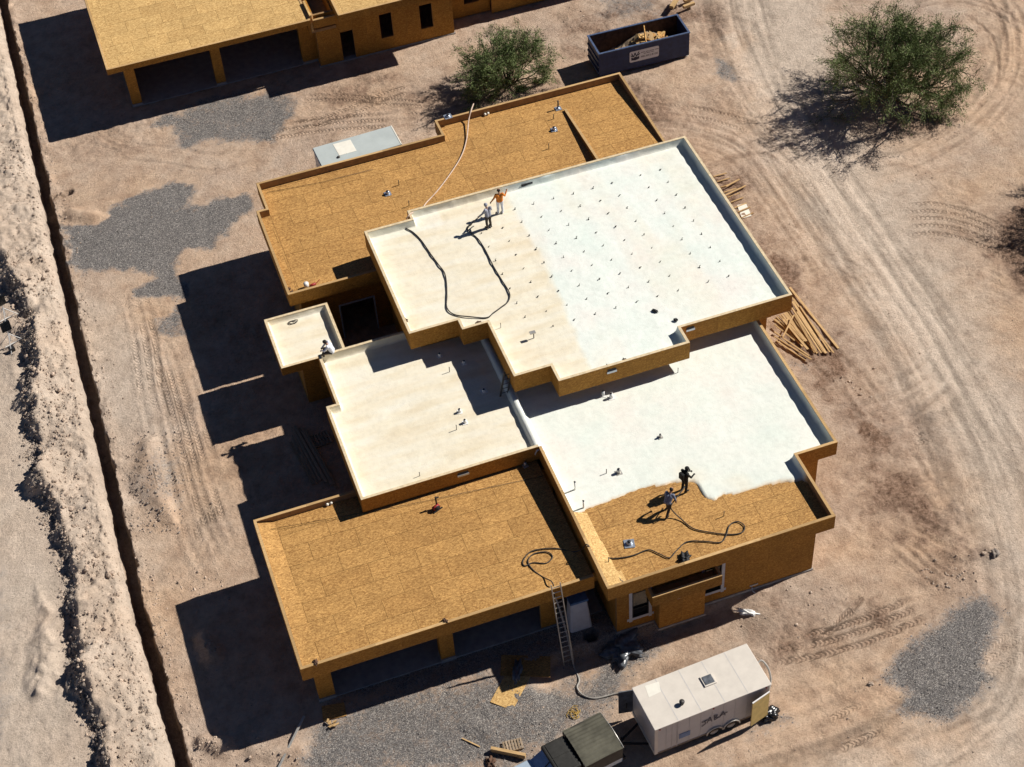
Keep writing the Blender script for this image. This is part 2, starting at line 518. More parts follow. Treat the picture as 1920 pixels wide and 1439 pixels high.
def line_uv(P, pts):
    """distance to polyline, position along it, signed side"""
    x, y = P
    d = np.full(x.shape, 1e9); u = np.zeros(x.shape); v = np.zeros(x.shape)
    s = 0.0
    for i in range(len(pts) - 1):
        ax, ay = pts[i]; bx, by = pts[i + 1]
        ex, ey = bx - ax, by - ay; L = math.hypot(ex, ey)
        t = np.clip(((x - ax) * ex + (y - ay) * ey) / (L * L + 1e-9), 0, 1)
        dd = np.hypot(x - ax - t * ex, y - ay - t * ey)
        k = dd < d
        d[k] = dd[k]; u[k] = s + t[k] * L
        v[k] = (((x - ax) * ey - (y - ay) * ex) / L)[k]
        s += L
    return d, u, v

def smooth_line(pts, n=10):
    """Catmull-Rom through the points"""
    P = [np.array(p, float) for p in pts]
    P = [2 * P[0] - P[1]] + P + [2 * P[-1] - P[-2]]
    out = []
    for i in range(1, len(P) - 2):
        for k in range(n):
            t = k / n
            out.append(0.5 * ((2 * P[i]) + (-P[i - 1] + P[i + 1]) * t + (2 * P[i - 1] - 5 * P[i] + 4 * P[i + 1] - P[i + 2]) * t * t + (-P[i - 1] + 3 * P[i] - 3 * P[i + 1] + P[i + 2]) * t ** 3))
    out.append(P[-2])
    return out

Z = 0.05 * fbm(X, Y, 0.16, 1, 4) + 0.035 * fbm(X, Y, 1.3, 2, 4, 0.6)
gravel = np.zeros_like(X); brown = np.zeros_like(X); pale = np.zeros_like(X)
trackm = np.zeros_like(X); tracku = np.zeros_like(X); streak = np.full_like(X, 0.5)
wob = 0.9 * fbm(X, Y, 0.55, 3, 4, 0.6); wob2 = 0.5 * fbm(X, Y, 1.6, 1, 3, 0.6)

def patch(pts, soft=0.7, amt=1.0, warp=1.0):
    p = px_poly(pts)
    lo = p.min(0) - 3; hi = p.max(0) + 3
    k = (X > lo[0]) & (X < hi[0]) & (Y > lo[1]) & (Y < hi[1])
    r = np.zeros_like(X)
    sd = poly_sd((X[k], Y[k]), p) + warp * (wob[k] + wob2[k])
    r[k] = amt * (1 - sstep(-soft * 1.5, soft * 1.1, sd))
    return r

# grey gravel spreads
gravel = np.maximum(gravel, patch([(275, 240), (300, 212), (420, 178), (500, 166), (562, 180), (560, 215), (532, 250), (520, 278), (450, 268), (410, 272), (355, 288), (328, 278), (335, 252)], 0.8, 0.8))
gravel = np.maximum(gravel, patch([(108, 425), (205, 392), (270, 360), (330, 344), (372, 345), (362, 372), (330, 396), (380, 384), (420, 364), (484, 356), (475, 388), (445, 412), (436, 432), (405, 455), (400, 470), (345, 470), (330, 500), (352, 560), (300, 560), (240, 556), (245, 540), (290, 520), (240, 510), (150, 522), (124, 498)], 0.6, 1.0))
gravel = np.maximum(gravel, patch([(285, 595), (340, 575), (350, 630), (300, 625)], 0.5, 0.7))
gravel = np.maximum(gravel, patch([(570, 1350), (700, 1300), (860, 1265), (940, 1250), (1040, 1270), (1080, 1250), (1190, 1170), (1260, 1175), (1250, 1215), (1180, 1270), (1160, 1330), (1100, 1370), (1040, 1410), (980, 1460), (560, 1480)], 1.1, 0.78))
gravel = np.maximum(gravel, patch([(580, 1080), (1180, 1000), (1300, 1120), (1200, 1220), (900, 1290), (600, 1340)], 0.9, 0.6))
gravel = np.maximum(gravel, patch([(1645, 1255), (1700, 1205), (1800, 1125), (1850, 1106), (1893, 1150), (1868, 1205), (1845, 1250), (1862, 1275), (1790, 1362), (1725, 1348), (1670, 1332), (1685, 1305), (1640, 1275)], 0.8, 0.95, 0.5))
gravel = np.maximum(gravel, patch([(1340, 108), (1362, 112), (1392, 150), (1375, 158), (1338, 138)], 0.4, 0.7, 0.4))
gravel = np.maximum(gravel, patch([(1090, -20), (1240, -20), (1250, 30), (1120, 45)], 1.0, 0.5))
gravel = np.maximum(gravel, patch([(-60, 1040), (15, 1060), (20, 1200), (15, 1500), (-80, 1500)], 0.8, 0.55))
gravel = np.maximum(gravel, patch([(1470, 665), (1530, 680), (1520, 705), (1475, 690)], 0.4, 0.6, 0.4))
gravel = np.maximum(gravel, patch([(1405, 1335), (1480, 1320), (1500, 1350), (1390, 1439), (1330, 1439)], 0.9, 0.5))
gravel = np.maximum(gravel, patch([(255, 860), (330, 800), (345, 900), (340, 960), (260, 940)], 0.8, 0.45))
# disturbed brown soil
for pts, s_, a_ in (
    ([(1290, 280), (1390, 330), (1440, 420), (1500, 540), (1590, 640), (1620, 720), (1560, 760), (1480, 640), (1400, 480), (1320, 350)], 0.9, 1.0),
    ([(1540, 740), (1680, 720), (1740, 800), (1700, 850), (1760, 900), (1820, 1000), (1830, 1060), (1780, 1080), (1640, 960), (1580, 880)], 1.2, 0.95),
    ([(1500, 1160), (1440, 1180), (1430, 1250), (1500, 1240), (1660, 1190), (1700, 1160), (1600, 1130)], 0.9, 0.95),
    ([(1650, 960), (1760, 960), (1830, 1020), (1870, 1040), (1840, 1070), (1780, 1110), (1690, 1050)], 0.8, 0.85),
    ([(1190, 1290), (1290, 1200), (1350, 1160), (1400, 1170), (1390, 1210), (1250, 1270), (1180, 1300)], 0.6, 0.45),
    ([(980, 110), (1100, 120), (1110, 60), (1020, 60), (1000, 20), (1140, 10), (1370, 0), (1380, 60), (1300, 130), (1290, 60), (1100, 70)], 0.8, 0.75),
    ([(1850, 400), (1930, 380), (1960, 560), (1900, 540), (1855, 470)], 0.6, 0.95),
    ([(560, 150), (700, 130), (860, 190), (800, 240), (640, 230), (560, 200)], 1.2, 0.6),
    ([(200, 230), (260, 240), (300, 290), (240, 300)], 0.8, 0.4),
    ([(1000, 170), (1180, 140), (1280, 210), (1240, 260), (1180, 240)], 1.0, 0.5),
    ([(1480, 110), (1640, 180), (1760, 210), (1880, 180), (1820, 240), (1640, 260)], 0.7, 0.5),
    ([(-40, 520), (20, 520), (60, 600), (60, 700), (20, 760), (-40, 700)], 0.7, 0.6)):
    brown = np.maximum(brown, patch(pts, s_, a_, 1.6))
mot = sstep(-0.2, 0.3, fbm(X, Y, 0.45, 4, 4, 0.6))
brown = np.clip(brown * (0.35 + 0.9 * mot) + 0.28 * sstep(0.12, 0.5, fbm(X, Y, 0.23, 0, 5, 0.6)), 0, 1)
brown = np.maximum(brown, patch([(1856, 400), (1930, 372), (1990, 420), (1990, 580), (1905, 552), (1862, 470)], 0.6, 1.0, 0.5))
pale = np.maximum(pale, patch([(1340, -40), (1560, -60), (1600, 200), (1700, 330), (1850, 600), (1960, 800), (1960, 1500), (1500, 1500), (1560, 1420), (1800, 1380), (1880, 1150), (1850, 1040), (1780, 880), (1650, 640), (1500, 420), (1420, 230)], 2.0, 0.8, 1.5))
pale = np.maximum(pale, patch([(100, 560), (240, 560), (300, 700), (330, 900), (260, 820), (250, 1000), (300, 1080), (250, 1080), (170, 760)], 1.2, 0.55))
pale = np.maximum(pale, patch([(1380, 55), (1400, 85), (1372, 95), (1350, 70)], 0.5, 0.9, 0.4))

# graded road: streaks along its length
road = smooth_line(px_poly([(1345, -120), (1385, 80), (1475, 260), (1575, 430), (1690, 610), (1790, 800), (1860, 1000), (1885, 1150), (1860, 1300), (1700, 1440), (1500, 1560)]), 8)
k = (X > 25) & (X < 70)
d, u, v = line_uv((X[k], Y[k]), road)
m = 1 - sstep(1.9, 3.6, d)
st = 0.55 * vnoise(v, u * 0.03, 2.3, 1) + 0.55 * vnoise(v, u * 0.05, 5.1, 2) + 0.3 * vnoise(v, u * 0.1, 1.1, 3)
streak[k] += m * st * 1.5
Z[k] += m * 0.04 * st
for pts_, hw_, am_ in (([(1150, 195), (1280, 215), (1400, 262), (1500, 350), (1590, 470), (1680, 600)], 1.5, 1.3), ([(1360, 20), (1440, 190), (1540, 330), (1640, 470), (1760, 640), (1900, 880)], 2.0, 1.3),
                       ([(1920, -20), (1900, 120), (1830, 230), (1720, 300), (1600, 320)], 1.6, 1.2), ([(1560, 800), (1650, 785), (1740, 745), (1800, 690)], 1.8, 1.1), ([(1300, 1420), (1480, 1370), (1660, 1300), (1850, 1210), (1960, 1120)], 1.8, 1.2),
                       ([(1960, 1330), (1800, 1400), (1640, 1450)], 1.4, 1.2), ([(1560, 640), (1640, 760), (1730, 900), (1800, 1020)], 1.2, 1.0), ([(480, 262), (620, 236), (760, 214), (860, 205)], 1.2, 1.1), ([(262, 560), (290, 720), (340, 900), (400, 1060)], 1.4, 0.8)):
    ln = smooth_line(px_poly(pts_), 8); a_ = np.array(ln); lo_ = a_.min(0) - 4; hi_ = a_.max(0) + 4
    k = (X > lo_[0]) & (X < hi_[0]) & (Y > lo_[1]) & (Y < hi_[1])
    d, u, v = line_uv((X[k], Y[k]), ln)
    m = (1 - sstep(hw_ * 0.55, hw_ * 1.2, d)) * sstep(0, 2.5, u) * (1 - sstep(u.max() - 2.5, u.max(), u))
    st = 0.6 * vnoise(v + len(pts_) * 3, u * 0.04, 2.6, 3) + 0.6 * vnoise(v + 9, u * 0.06, 5.6, 4) + 0.3 * vnoise(v, u * 0.1, 1.1, 2)
    streak[k] += m * st * am_
    Z[k] += m * 0.05 * st
# other wheel ruts: curve, gauge between wheels, rut width, depth, tread
def rut(pts, offs=(0,), w=0.22, dep=0.04, pitch=0.0, tread=1.0, dark=0.0, colour=0.16):
    line = smooth_line(px_poly(pts), 8)
    a = np.array(line); lo = a.min(0) - 4; hi = a.max(0) + 4
    k = (X > lo[0]) & (X < hi[0]) & (Y > lo[1]) & (Y < hi[1])
    d, u, v = line_uv((X[k], Y[k]), line)
    L = u.max()
    ends = sstep(0, 1.2, u) * (1 - sstep(L - 1.2, L, u)) 
    fade = sstep(-0.22, 0.12, fbm(u, v * 0.3 + 5 * len(pts), 0.5, 1, 3))
    for o in offs:
        q = np.abs(v - o + 0.05 * vnoise(u, v * 0, 0.4, 2)); near = d < (abs(o) + w * 2.5 + 0.3)
        b = np.where(near, 1 - sstep(w * 0.6, w * 1.15, q), 0) * ends * (0.4 + 0.6 * fade)
        rim = np.where(near, sstep(w * 0.8, w * 1.1, q) * (1 - sstep(w * 1.15, w * 1.7, q)), 0) * ends
        Z[k] += -dep * b + dep * 0.8 * rim
        streak[k] += -colour * b + 0.5 * colour * rim
        if pitch:
            up = b > trackm[k]
            t = tracku[k]; t[up] = (u / pitch + q * 2.2 / pitch * 0.5)[up]; tracku[k] = t
            trackm[k] = np.maximum(trackm[k], b * tread * fade)
        if dark: brown[k] = np.maximum(brown[k], dark * b)
rut([(1190, 205), (1270, 208), (1350, 222), (1430, 252), (1520, 330), (1620, 470)], (-0.5, 0.5), 0.2, 0.03, 0.27, 0.8)
rut([(1230, 245), (1330, 262), (1400, 300), (1470, 390), (1560, 520)], (0, 0.9), 0.2, 0.03)
rut([(1180, 225), (1300, 232), (1390, 262), (1450, 330), (1520, 440)], (0, 0.6), 0.16, 0.03)
for dy_ in (0, 14, 27, 41, 56):
    rut([(1690, 385 + dy_), (1760, 383 + dy_), (1840, 405 + dy_), (1925, 455 + dy_)], (0,), 0.16, 0.03, 0.26, 1.0, 0.2)
for dy_ in (0, 16, 33, 60):
    rut([(1780, 500 + dy_), (1840, 505 + dy_), (1930, 545 + dy_)], (0,), 0.17, 0.03, 0.26, 0.9, 0.15)
rut([(1850, -30), (1900, 40), (1905, 130), (1860, 205), (1790, 255), (1720, 285)], (-0.7, 0.0, 0.8), 0.2, 0.04, 0, 1, 0.35)
rut([(1800, 20), (1860, 70), (1870, 150), (1820, 210)], (0,), 0.14, 0.04, 0, 1, 0.4)
rut([(1700, 10), (1790, -5), (1880, 20), (1940, 70)], (0, 0.6), 0.15, 0.03, 0, 1, 0.2)
rut([(1580, 730), (1640, 722), (1700, 700), (1750, 660)], (0,), 0.2, 0.05, 0, 1, 0.2)
rut([(1570, 765), (1640, 752), (1700, 728), (1770, 680)], (0,), 0.2, 0.05, 0, 1, 0.2)
rut([(1570, 805), (1650, 792), (1720, 768), (1790, 715)], (0,), 0.22, 0.06, 0, 1, 0.3)
rut([(1575, 825), (1660, 812), (1730, 780)], (0,), 0.18, 0.05, 0.24, 0.6, 0.3)
rut([(1690, 820), (1760, 812)], (0, 0.5), 0.2, 0.04, 0.24, 1.0, 0.3)
rut([(1650, 900), (1720, 893), (1790, 880)], (0, 0.5), 0.2, 0.05, 0.24, 1.0, 0.4)
rut([(1670, 1010), (1730, 1060), (1790, 1105)], (-0.5, 0.0, 0.6), 0.18, 0.07, 0, 1, 0.5)
rut([(1680, 965), (1760, 1010), (1830, 1045)], (-0.5, 0.3), 0.2, 0.07, 0, 1, 0.5)
rut([(1430, 1235), (1540, 1215), (1640, 1185), (1740, 1140)], (-0.9, -0.3, 0.4), 0.2, 0.05, 0.24, 0.9, 0.5)
rut([(1510, 1150), (1560, 1175), (1600, 1140), (1560, 1180), (1530, 1210)], (0,), 0.2, 0.06, 0.22, 1.0, 0.5)
rut([(1540, 1120), (1590, 1140), (1600, 1165)], (0,), 0.15, 0.06, 0, 1, 0.5)
rut([(1670, 1330), (1760, 1290), (1850, 1235), (1940, 1170)], (-0.4, 0.1, 0.8), 0.2, 0.02, 0.22, 0.45)
rut([(1750, 1355), (1830, 1325), (1940, 1270)], (0, 0.6), 0.2, 0.03, 0.22, 0.8)
rut([(1380, 1420), (1480, 1385), (1640, 1310)], (0, 1.6), 0.2, 0.025, 0.22, 0.8)
rut([(1420, 1440), (1600, 1400), (1800, 1340), (1940, 1270)], (0, 1.6), 0.24, 0.025)
rut([(245, 560), (262, 640), (275, 740), (300, 860), (330, 980), (370, 1080)], (-0.9, -0.35, 0.3), 0.19, 0.035, 0.27, 1.0)
rut([(300, 640), (330, 740), (360, 850), (395, 960), (430, 1040)], (-0.5, 0.0, 0.5), 0.19, 0.035, 0.27, 1.0)
rut([(355, 690), (385, 800), (410, 880)], (0,), 0.2, 0.035, 0.25, 1.0)
rut([(560, 190), (640, 188), (720, 196), (820, 202)], (-0.5, 0.0), 0.18, 0.035, 0.24, 1.0, 0.2)
rut([(480, 255), (600, 235), (760, 225), (850, 235)], (-0.6, 0.0, 0.7), 0.19, 0.035, 0.24, 1.0, 0.25)
rut([(540, 235), (640, 210), (720, 175), (780, 160)], (0, 0.7), 0.19, 0.05, 0.24, 0.9, 0.3)
rut([(660, 165), (690, 185), (730, 215)], (0,), 0.2, 0.05, 0, 1, 0.35)
rut([(170, 300), (240, 270), (330, 258)], (0,), 0.12, 0.03, 0.2, 0.8)
rut([(190, 240), (215, 262), (255, 275)], (0, 0.5), 0.14, 0.06, 0, 1, 0.4)
rut([(460, 300), (400, 320), (300, 305), (230, 300)], (0, 1.6), 0.2, 0.03)
rut([(395, 1000), (375, 1050), (355, 1080)], (0,), 0.12, 0.07, 0, 1, 0.2)
rut([(1400, 560), (1500, 600), (1600, 690), (1680, 780)], (0, 1.7), 0.2, 0.03)
rut([(1460, 500), (1560, 480), (1640, 520)], (0, 1.0), 0.2, 0.035)
rut([(1300, 330), (1360, 300), (1430, 290), (1470, 320)], (0,), 0.25, 0.05, 0, 1, 0.3)

# rough ground where the soil was dug
rough = np.clip(brown * 1.25, 0, 1)
lumpy = sstep(-0.12, 0.35, fbm(X, Y, 0.2, 5, 4, 0.6)) * (1 - 0.7 * np.clip(pale, 0, 1))
Z += lumpy * (0.06 * fbm(X, Y, 1.9, 2, 4, 0.62) + 0.035 * fbm(X, Y, 4.2, 4, 2, 0.6))
Z += rough * (0.15 * fbm(X, Y, 1.1, 5, 5, 0.64) + 0.07 * fbm(X, Y, 4.0, 3, 2))

# trench with spoil heaped along its left side
lipn = 0.15 * fbm(X, Y, 1.1, 2, 5, 0.75) + 0.06 * fbm(X * 0.2, Y, 0.25, 4, 2)
adx = np.abs(DX + lipn * np.where(DX < 0, 0.8, 1.3))
ridge = smooth_line(px_poly([(-120, 100), (-90, 260), (-60, 380), (15, 500), (58, 590), (66, 690), (66, 770), (72, 860), (92, 930), (118, 985), (132, 1050), (142, 1130), (148, 1220), (166, 1290), (192, 1360), (206, 1439), (240, 1560)], 0.7), 6)
ry_ = np.array([p[1] for p in ridge])[::-1]; rx_ = np.array([p[0] for p in ridge])[::-1]
xr = np.interp(Y, ry_, rx_) + 0.15 + 0.34 * fbm(Y, Y * 0 + 3.0, 0.9, 2, 4, 0.6)
lipx = X - DX - 0.36
amp = np.interp(Y, [20, 60, 72, 80, 90, 100, 130], [0.75, 0.8, 0.8, 0.75, 0.5, 0.32, 0.3])
amp = amp * np.clip(0.78 + 1.5 * fbm(X * 0.3, Y, 0.42, 4, 3), 0.12, 1.25)
U = (lipx - X) / np.maximum(lipx - xr, 0.5)
bank = 0.30 * sstep(0.0, 0.55, lipx - X) + amp * np.clip(U, 0, 1) ** 1.4 * 0.8
top = np.minimum(0.30, 0.1 + amp * 0.3) + amp * 0.8
back = top - (xr - X) * (0.95 + 0.75 * fbm(X * 0.2, Y, 0.6, 0, 3))
spoil = np.where(U < 1, bank, np.maximum(back, 0)) * (X < lipx)
spoil += np.where((X < lipx) & (spoil > 0.06), 0.24 * fbm(X, Y, 0.9, 1, 5, 0.64) + 0.15 * fbm(X, Y, 3.1, 3, 3, 0.65), 0) * sstep(0.05, 0.6, lipx - X)
Z += np.maximum(spoil, 0)
# small second heap further left
hp = poly_sd((X, Y), px_poly([(66, 1095), (95, 1130), (110, 1200), (108, 1290), (70, 1320), (40, 1290), (48, 1230), (64, 1170)], 0.3))
Z += np.where(X < lipx, (0.34 + 0.3 * fbm(X, Y, 1.6, 2, 4, 0.65)) * (1 - sstep(-0.9, 0.2, hp + 0.7 * wob2)), 0)
# low rocky heap, dirt mound and mud edges right of the trench
hp = poly_sd((X, Y), px_poly([(245, 880), (262, 825), (292, 812), (310, 870), (325, 930), (342, 985), (322, 1000), (268, 945), (243, 920)]))
Z += 0.30 * (1 - sstep(-0.8, 0.15, hp + 0.3 * wob2))
hp = poly_sd((X, Y), px_poly([(110, 408), (130, 385), (175, 392), (205, 405), (180, 420), (130, 420)]))
Z += 0.38 * (1 - sstep(-0.8, 0.1, hp + 0.3 * wob2)); gravel *= np.clip(0.2 + hp / 0.4, 0, 1)
for a, b, h in (((385, 1200), (398, 1230), 0.35), ((385, 1395), (420, 1400), 0.45), ((480, 1415), (560, 1410), 0.25), ((1690, 1040), (1850, 1035), 0.16), ((880, 1360), (930, 1375), 0.12)):
    pa_, pb_ = px_poly([a, b])
    dd, _, _ = line_uv((X, Y), [pa_, pb_])
    Z += h * (1 - sstep(0.0, 0.75, dd + 0.35 * wob2)) 
Z += np.where((DX > 0.36) & (DX < 1.6), 0.12 * (1 - sstep(0.36, 1.3, DX)) * (0.6 + 1.6 * fbm(X, Y, 1.7, 4, 3)), 0)
# dip added along the front wall so its shadow edge reaches further out
sw = sstep(12.4, 13.8, X) * (1 - sstep(23.5, 25.5, X)) * sstep(42.6, 44.0, Y) * (1 - sstep(45.7, 46.3, Y))
Z -= 0.42 * sw
# flatten below the buildings
def flat(x0, x1, y0, y1, z=0.0):
    global Z
    k = np.clip(np.minimum(np.minimum(X - x0, x1 - X), np.minimum(Y - y0, y1 - Y)) / 0.8 + 0.4, 0, 1)
    Z = Z * (1 - k) + z * k
flat(3.2, 17.2, 48.2, 56.3, -0.06); flat(8, 31, 47, 82, -0.06); flat(18, 28.4, 46.3, 50, -0.06); flat(3.4, 26, 98.6, 112, -0.06)
# cut the trench and the side stub
tz = -1.5 + 0.1 * fbm(X, Y, 0.9, 3, 3)
cut = 1 - sstep(0.30, 0.37, adx)
Z = Z * (1 - cut) + np.minimum(tz, Z) * cut
sd_, _, _ = line_uv((X, Y), px_poly([(96, 374), (131, 361)]))
cut = 1 - sstep(0.16, 0.28, sd_ + 0.12 * wob2)
Z = Z * (1 - cut) + np.minimum(Z, -0.8) * cut
hole = at(1108, 1190)
cut = 1 - sstep(0.32, 0.40, np.hypot(X - hole.x, Y - hole.y))
Z = Z * (1 - cut) - 0.9 * cut
far = np.maximum(np.maximum(-18 - X0, X0 - 68), np.maximum(31 - Y, Y - 119))
Z = np.where(far > 0.5, 0.0, Z)
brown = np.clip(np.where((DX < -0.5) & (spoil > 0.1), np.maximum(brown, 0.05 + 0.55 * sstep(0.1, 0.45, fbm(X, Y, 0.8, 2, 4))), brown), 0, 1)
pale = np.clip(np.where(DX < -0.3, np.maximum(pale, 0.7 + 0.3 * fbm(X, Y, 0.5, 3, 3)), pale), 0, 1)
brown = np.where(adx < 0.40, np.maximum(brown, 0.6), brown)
streak = np.clip(streak + 0.35 * fbm(X, Y, 2.6, 1, 3, 0.6), 0, 1)

me = bpy.data.meshes.new('ground')
me.vertices.add(nx * ny)
co = np.stack([X, Y, Z], -1).reshape(-1, 3).astype(np.float32)
me.vertices.foreach_set('co', co.ravel())
ii = (np.arange(ny - 1)[:, None] * nx + np.arange(nx - 1)[None, :]).ravel()
quads = np.stack([ii, ii + 1, ii + nx + 1, ii + nx], -1).astype(np.int32)
me.loops.add(quads.size); me.polygons.add(len(quads))
me.loops.foreach_set('vertex_index', quads.ravel())
me.polygons.foreach_set('loop_start', np.arange(0, quads.size, 4, dtype=np.int32))
me.polygons.foreach_set('use_smooth', np.ones(len(quads), bool))
me.update(calc_edges=True)
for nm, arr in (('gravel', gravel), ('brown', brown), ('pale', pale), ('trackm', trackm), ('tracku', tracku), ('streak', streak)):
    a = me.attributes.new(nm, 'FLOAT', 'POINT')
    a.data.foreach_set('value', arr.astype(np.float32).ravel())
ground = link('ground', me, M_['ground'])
tag(ground, 'tan graded dirt of the building site with tyre tracks and a trench', None, None, 'structure')

def gz(x, y):
    """ground height"""
    x0 = x - float(tr_off(y)) * float(tr_w(np.array(x)))
    i = int(np.clip(np.searchsorted(gx, x0), 1, nx - 1)); j = int(np.clip(np.searchsorted(gy, y), 1, ny - 1))
    return float(Z[j, i])
def gat(px, py):
    p = at(px, py)
    for _ in range(2):
        p = at(px, py, gz(p.x, p.y))
    return p

# loose stones: thousands of pebbles and clods, nobody could count them
def stones(name, mat, pts, label, sizes):
    ico = bmesh.new(); bmesh.ops.create_icosphere(ico, subdivisions=1, radius=1.0)
    bv = np.array([v.co[:] for v in ico.verts]); bf = np.array([[v.index for v in f.verts] for f in ico.faces]); ico.free()
    oct_v = np.array([(1, 0, 0), (-1, 0, 0), (0, 1, 0), (0, -1, 0), (0, 0, 1), (0, 0, -1)], float)
    oct_f = np.array([(0, 2, 4), (2, 1, 4), (1, 3, 4), (3, 0, 4), (2, 0, 5), (1, 2, 5), (3, 1, 5), (0, 3, 5)])
    Vs = []; Fs = []; k = 0
    for (x, y), r in zip(pts, sizes):
        b, f = (bv, bf) if r > 0.09 else (oct_v, oct_f)
        s = b * (0.75 + 0.5 * nrs.rand(len(b), 1)) * r * np.array([1, 0.65 + 0.5 * nrs.rand(), 0.5 + 0.35 * nrs.rand()])
        a = nrs.rand() * 6.28; c_, s_ = math.cos(a), math.sin(a)
        s = np.stack([s[:, 0] * c_ - s[:, 1] * s_, s[:, 0] * s_ + s[:, 1] * c_, s[:, 2]], 1)
        Vs.append(s + np.array([x, y, gz(x, y) + r * 0.2])); Fs.append(f + k); k += len(b)
    V = np.concatenate(Vs); F = np.concatenate(Fs)
    me = bpy.data.meshes.new(name); me.from_pydata(V.tolist(), [], F.tolist()); me.update()
    o = link(name, me, mat)
    return tag(o, label, 'stones', None, 'stuff')
pts = []; szs = []
for _ in range(8000):                       # on the spoil bank
    y = nrs.uniform(40, 100); c = np.interp(y, tr_y, tr_c); w = np.interp(y, ry_, rx_)
    x = nrs.uniform(max(w - 0.9, -13), c - 0.5)
    if float(vnoise(np.array(x), np.array(y), 0.7, 3)) < -0.12 and nrs.rand() < 0.75: continue
    pts.append((x, y)); szs.append(0.03 + 0.065 * nrs.rand() ** 2 + (0.12 * nrs.rand() if nrs.rand() < 0.03 else 0))
for _ in range(900):                        # right lip of the trench
    y = nrs.uniform(44, 112); c = np.interp(y, tr_y, tr_c)
    pts.append((c + 0.4 + abs(nrs.randn()) * 0.5, y)); szs.append(0.03 + 0.06 * nrs.rand() ** 2)
stones('spoil_stones', M_['rock'], pts, 'loose tan stones and clods heaped along the trench', szs)
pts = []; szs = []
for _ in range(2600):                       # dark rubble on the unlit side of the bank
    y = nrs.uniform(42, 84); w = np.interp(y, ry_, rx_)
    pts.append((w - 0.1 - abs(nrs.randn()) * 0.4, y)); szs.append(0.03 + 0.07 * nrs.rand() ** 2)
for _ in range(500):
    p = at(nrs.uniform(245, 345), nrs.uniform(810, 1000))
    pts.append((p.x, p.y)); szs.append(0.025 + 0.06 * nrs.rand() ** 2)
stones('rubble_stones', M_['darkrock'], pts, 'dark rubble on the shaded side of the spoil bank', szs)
pts = []; szs = []
for _ in range(1500):                       # scattered over the yard
    p = at(nrs.uniform(110, 1915), nrs.uniform(5, 1435))
    if 2 < p.x < 33 and 45 < p.y < 83: continue
    if 0 < p.x < 30 and p.y > 97: continue
    pts.append((p.x, p.y)); szs.append(0.022 + 0.045 * nrs.rand() ** 3)
for (cx_, cy_, sp_, n_) in ((1790, 1080, 26, 60), (1600, 730, 30, 30), (1860, 1040, 8, 14), (375, 1095, 30, 60), (1510, 1150, 50, 40), (1120, 40, 40, 40), (490, 1420, 40, 70), (400, 1400, 12, 60), (398, 1215, 8, 30)):
    for _ in range(n_):
        p = at(cx_ + nrs.randn() * sp_, cy_ + nrs.randn() * sp_ * 0.6)
        pts.append((p.x, p.y)); szs.append(0.03 + 0.07 * nrs.rand() ** 2)
stones_g = []; sz_g = []
gi = np.argwhere((gravel > 0.3) & (X > -3))
for j_, i_ in gi[nrs.randint(0, len(gi), 6500)]:
    stones_g.append((float(X[j_, i_]) + nrs.uniform(-.2, .2), float(Y[j_, i_]) + nrs.uniform(-.2, .2))); sz_g.append(0.02 + 0.035 * nrs.rand() ** 2)
stones('gravel_stones', M_['gravel'], stones_g, 'loose grey gravel spread in patches round the house', sz_g)
stones('yard_stones', M_['rock'], pts, 'small stones and clods scattered over the dirt yard', szs)
# ------------------------------------------------------------------ buildings
T = 0.14            # parapet thickness
PT = 0.012          # panel thickness
def edges_of(poly):
    """edges of a counter-clockwise rectilinear polygon with corner types"""
    n = len(poly); out = []
    def turn(i):
        a, b, c = poly[i - 1], poly[i], poly[(i + 1) % n]
        return (b[0] - a[0]) * (c[1] - b[1]) - (b[1] - a[1]) * (c[0] - b[0]) > 0      # True = convex
    for i in range(n):
        out.append((poly[i], poly[(i + 1) % n], turn(i), turn((i + 1) % n)))
    return out
def inset(poly, t):
    n = len(poly); out = []
    for i in range(n):
        a, b, c = poly[i - 1], poly[i], poly[(i + 1) % n]
        ox = oy = 0
        for p, q in ((a, b), (b, c)):
            dx, dy = q[0] - p[0], q[1] - p[1]
            if abs(dx) > abs(dy): oy = t if dx > 0 else -t
            else: ox = -t if dy > 0 else t
        out.append((b[0] + ox, b[1] + oy))
    return out

_sheet = {}
def sheet_mesh(key, make):
    if key not in _sheet: _sheet[key] = make()
    return _sheet[key]

def panel(parent, c, sx, sy, sz, mat, name='osb_panel'):
    """box panel centred on c, shared between alike sizes"""
    key = (name, round(sx, 2), round(sy, 3), round(sz, 2), mat.name)
    def make():
        b = MB(); b.box(-sx / 2, sx / 2, -sy / 2, sy / 2, -sz / 2, sz / 2)
        me = b.mesh(name); me.materials.append(mat); return me
    o = link(name, sheet_mesh(key, make), None, parent, Vector(c) - worg(parent))
    return o

def fascia_run(core, e, z0, z1, mat, length=2.44):
    """cover one outer edge with OSB panels, each a board of its own"""
    (ax, ay), (bx, by), ca, cb = e
    L = math.hypot(bx - ax, by - ay); n = max(1, round(L / length)); g = 0.008
    hor = abs(bx - ax) > abs(by - ay)
    for i in range(n):
        f0, f1 = i / n, (i + 1) / n
        w = L / n - g
        mx = ax + (bx - ax) * (f0 + f1) / 2; my = ay + (by - ay) * (f0 + f1) / 2
        h = z1 - z0 + rnd.uniform(-0.006, 0.0)
        pr = PT / 2 + rnd.uniform(0.0, 0.003)
        if hor:
            s = -1 if bx > ax else 1
            panel(core, (mx, my + s * pr, (z0 + z1) / 2), w, PT, h, mat)
        else:
            s = 1 if by > ay else -1
            panel(core, (mx + s * pr, my, (z0 + z1) / 2), PT, w, h, mat)

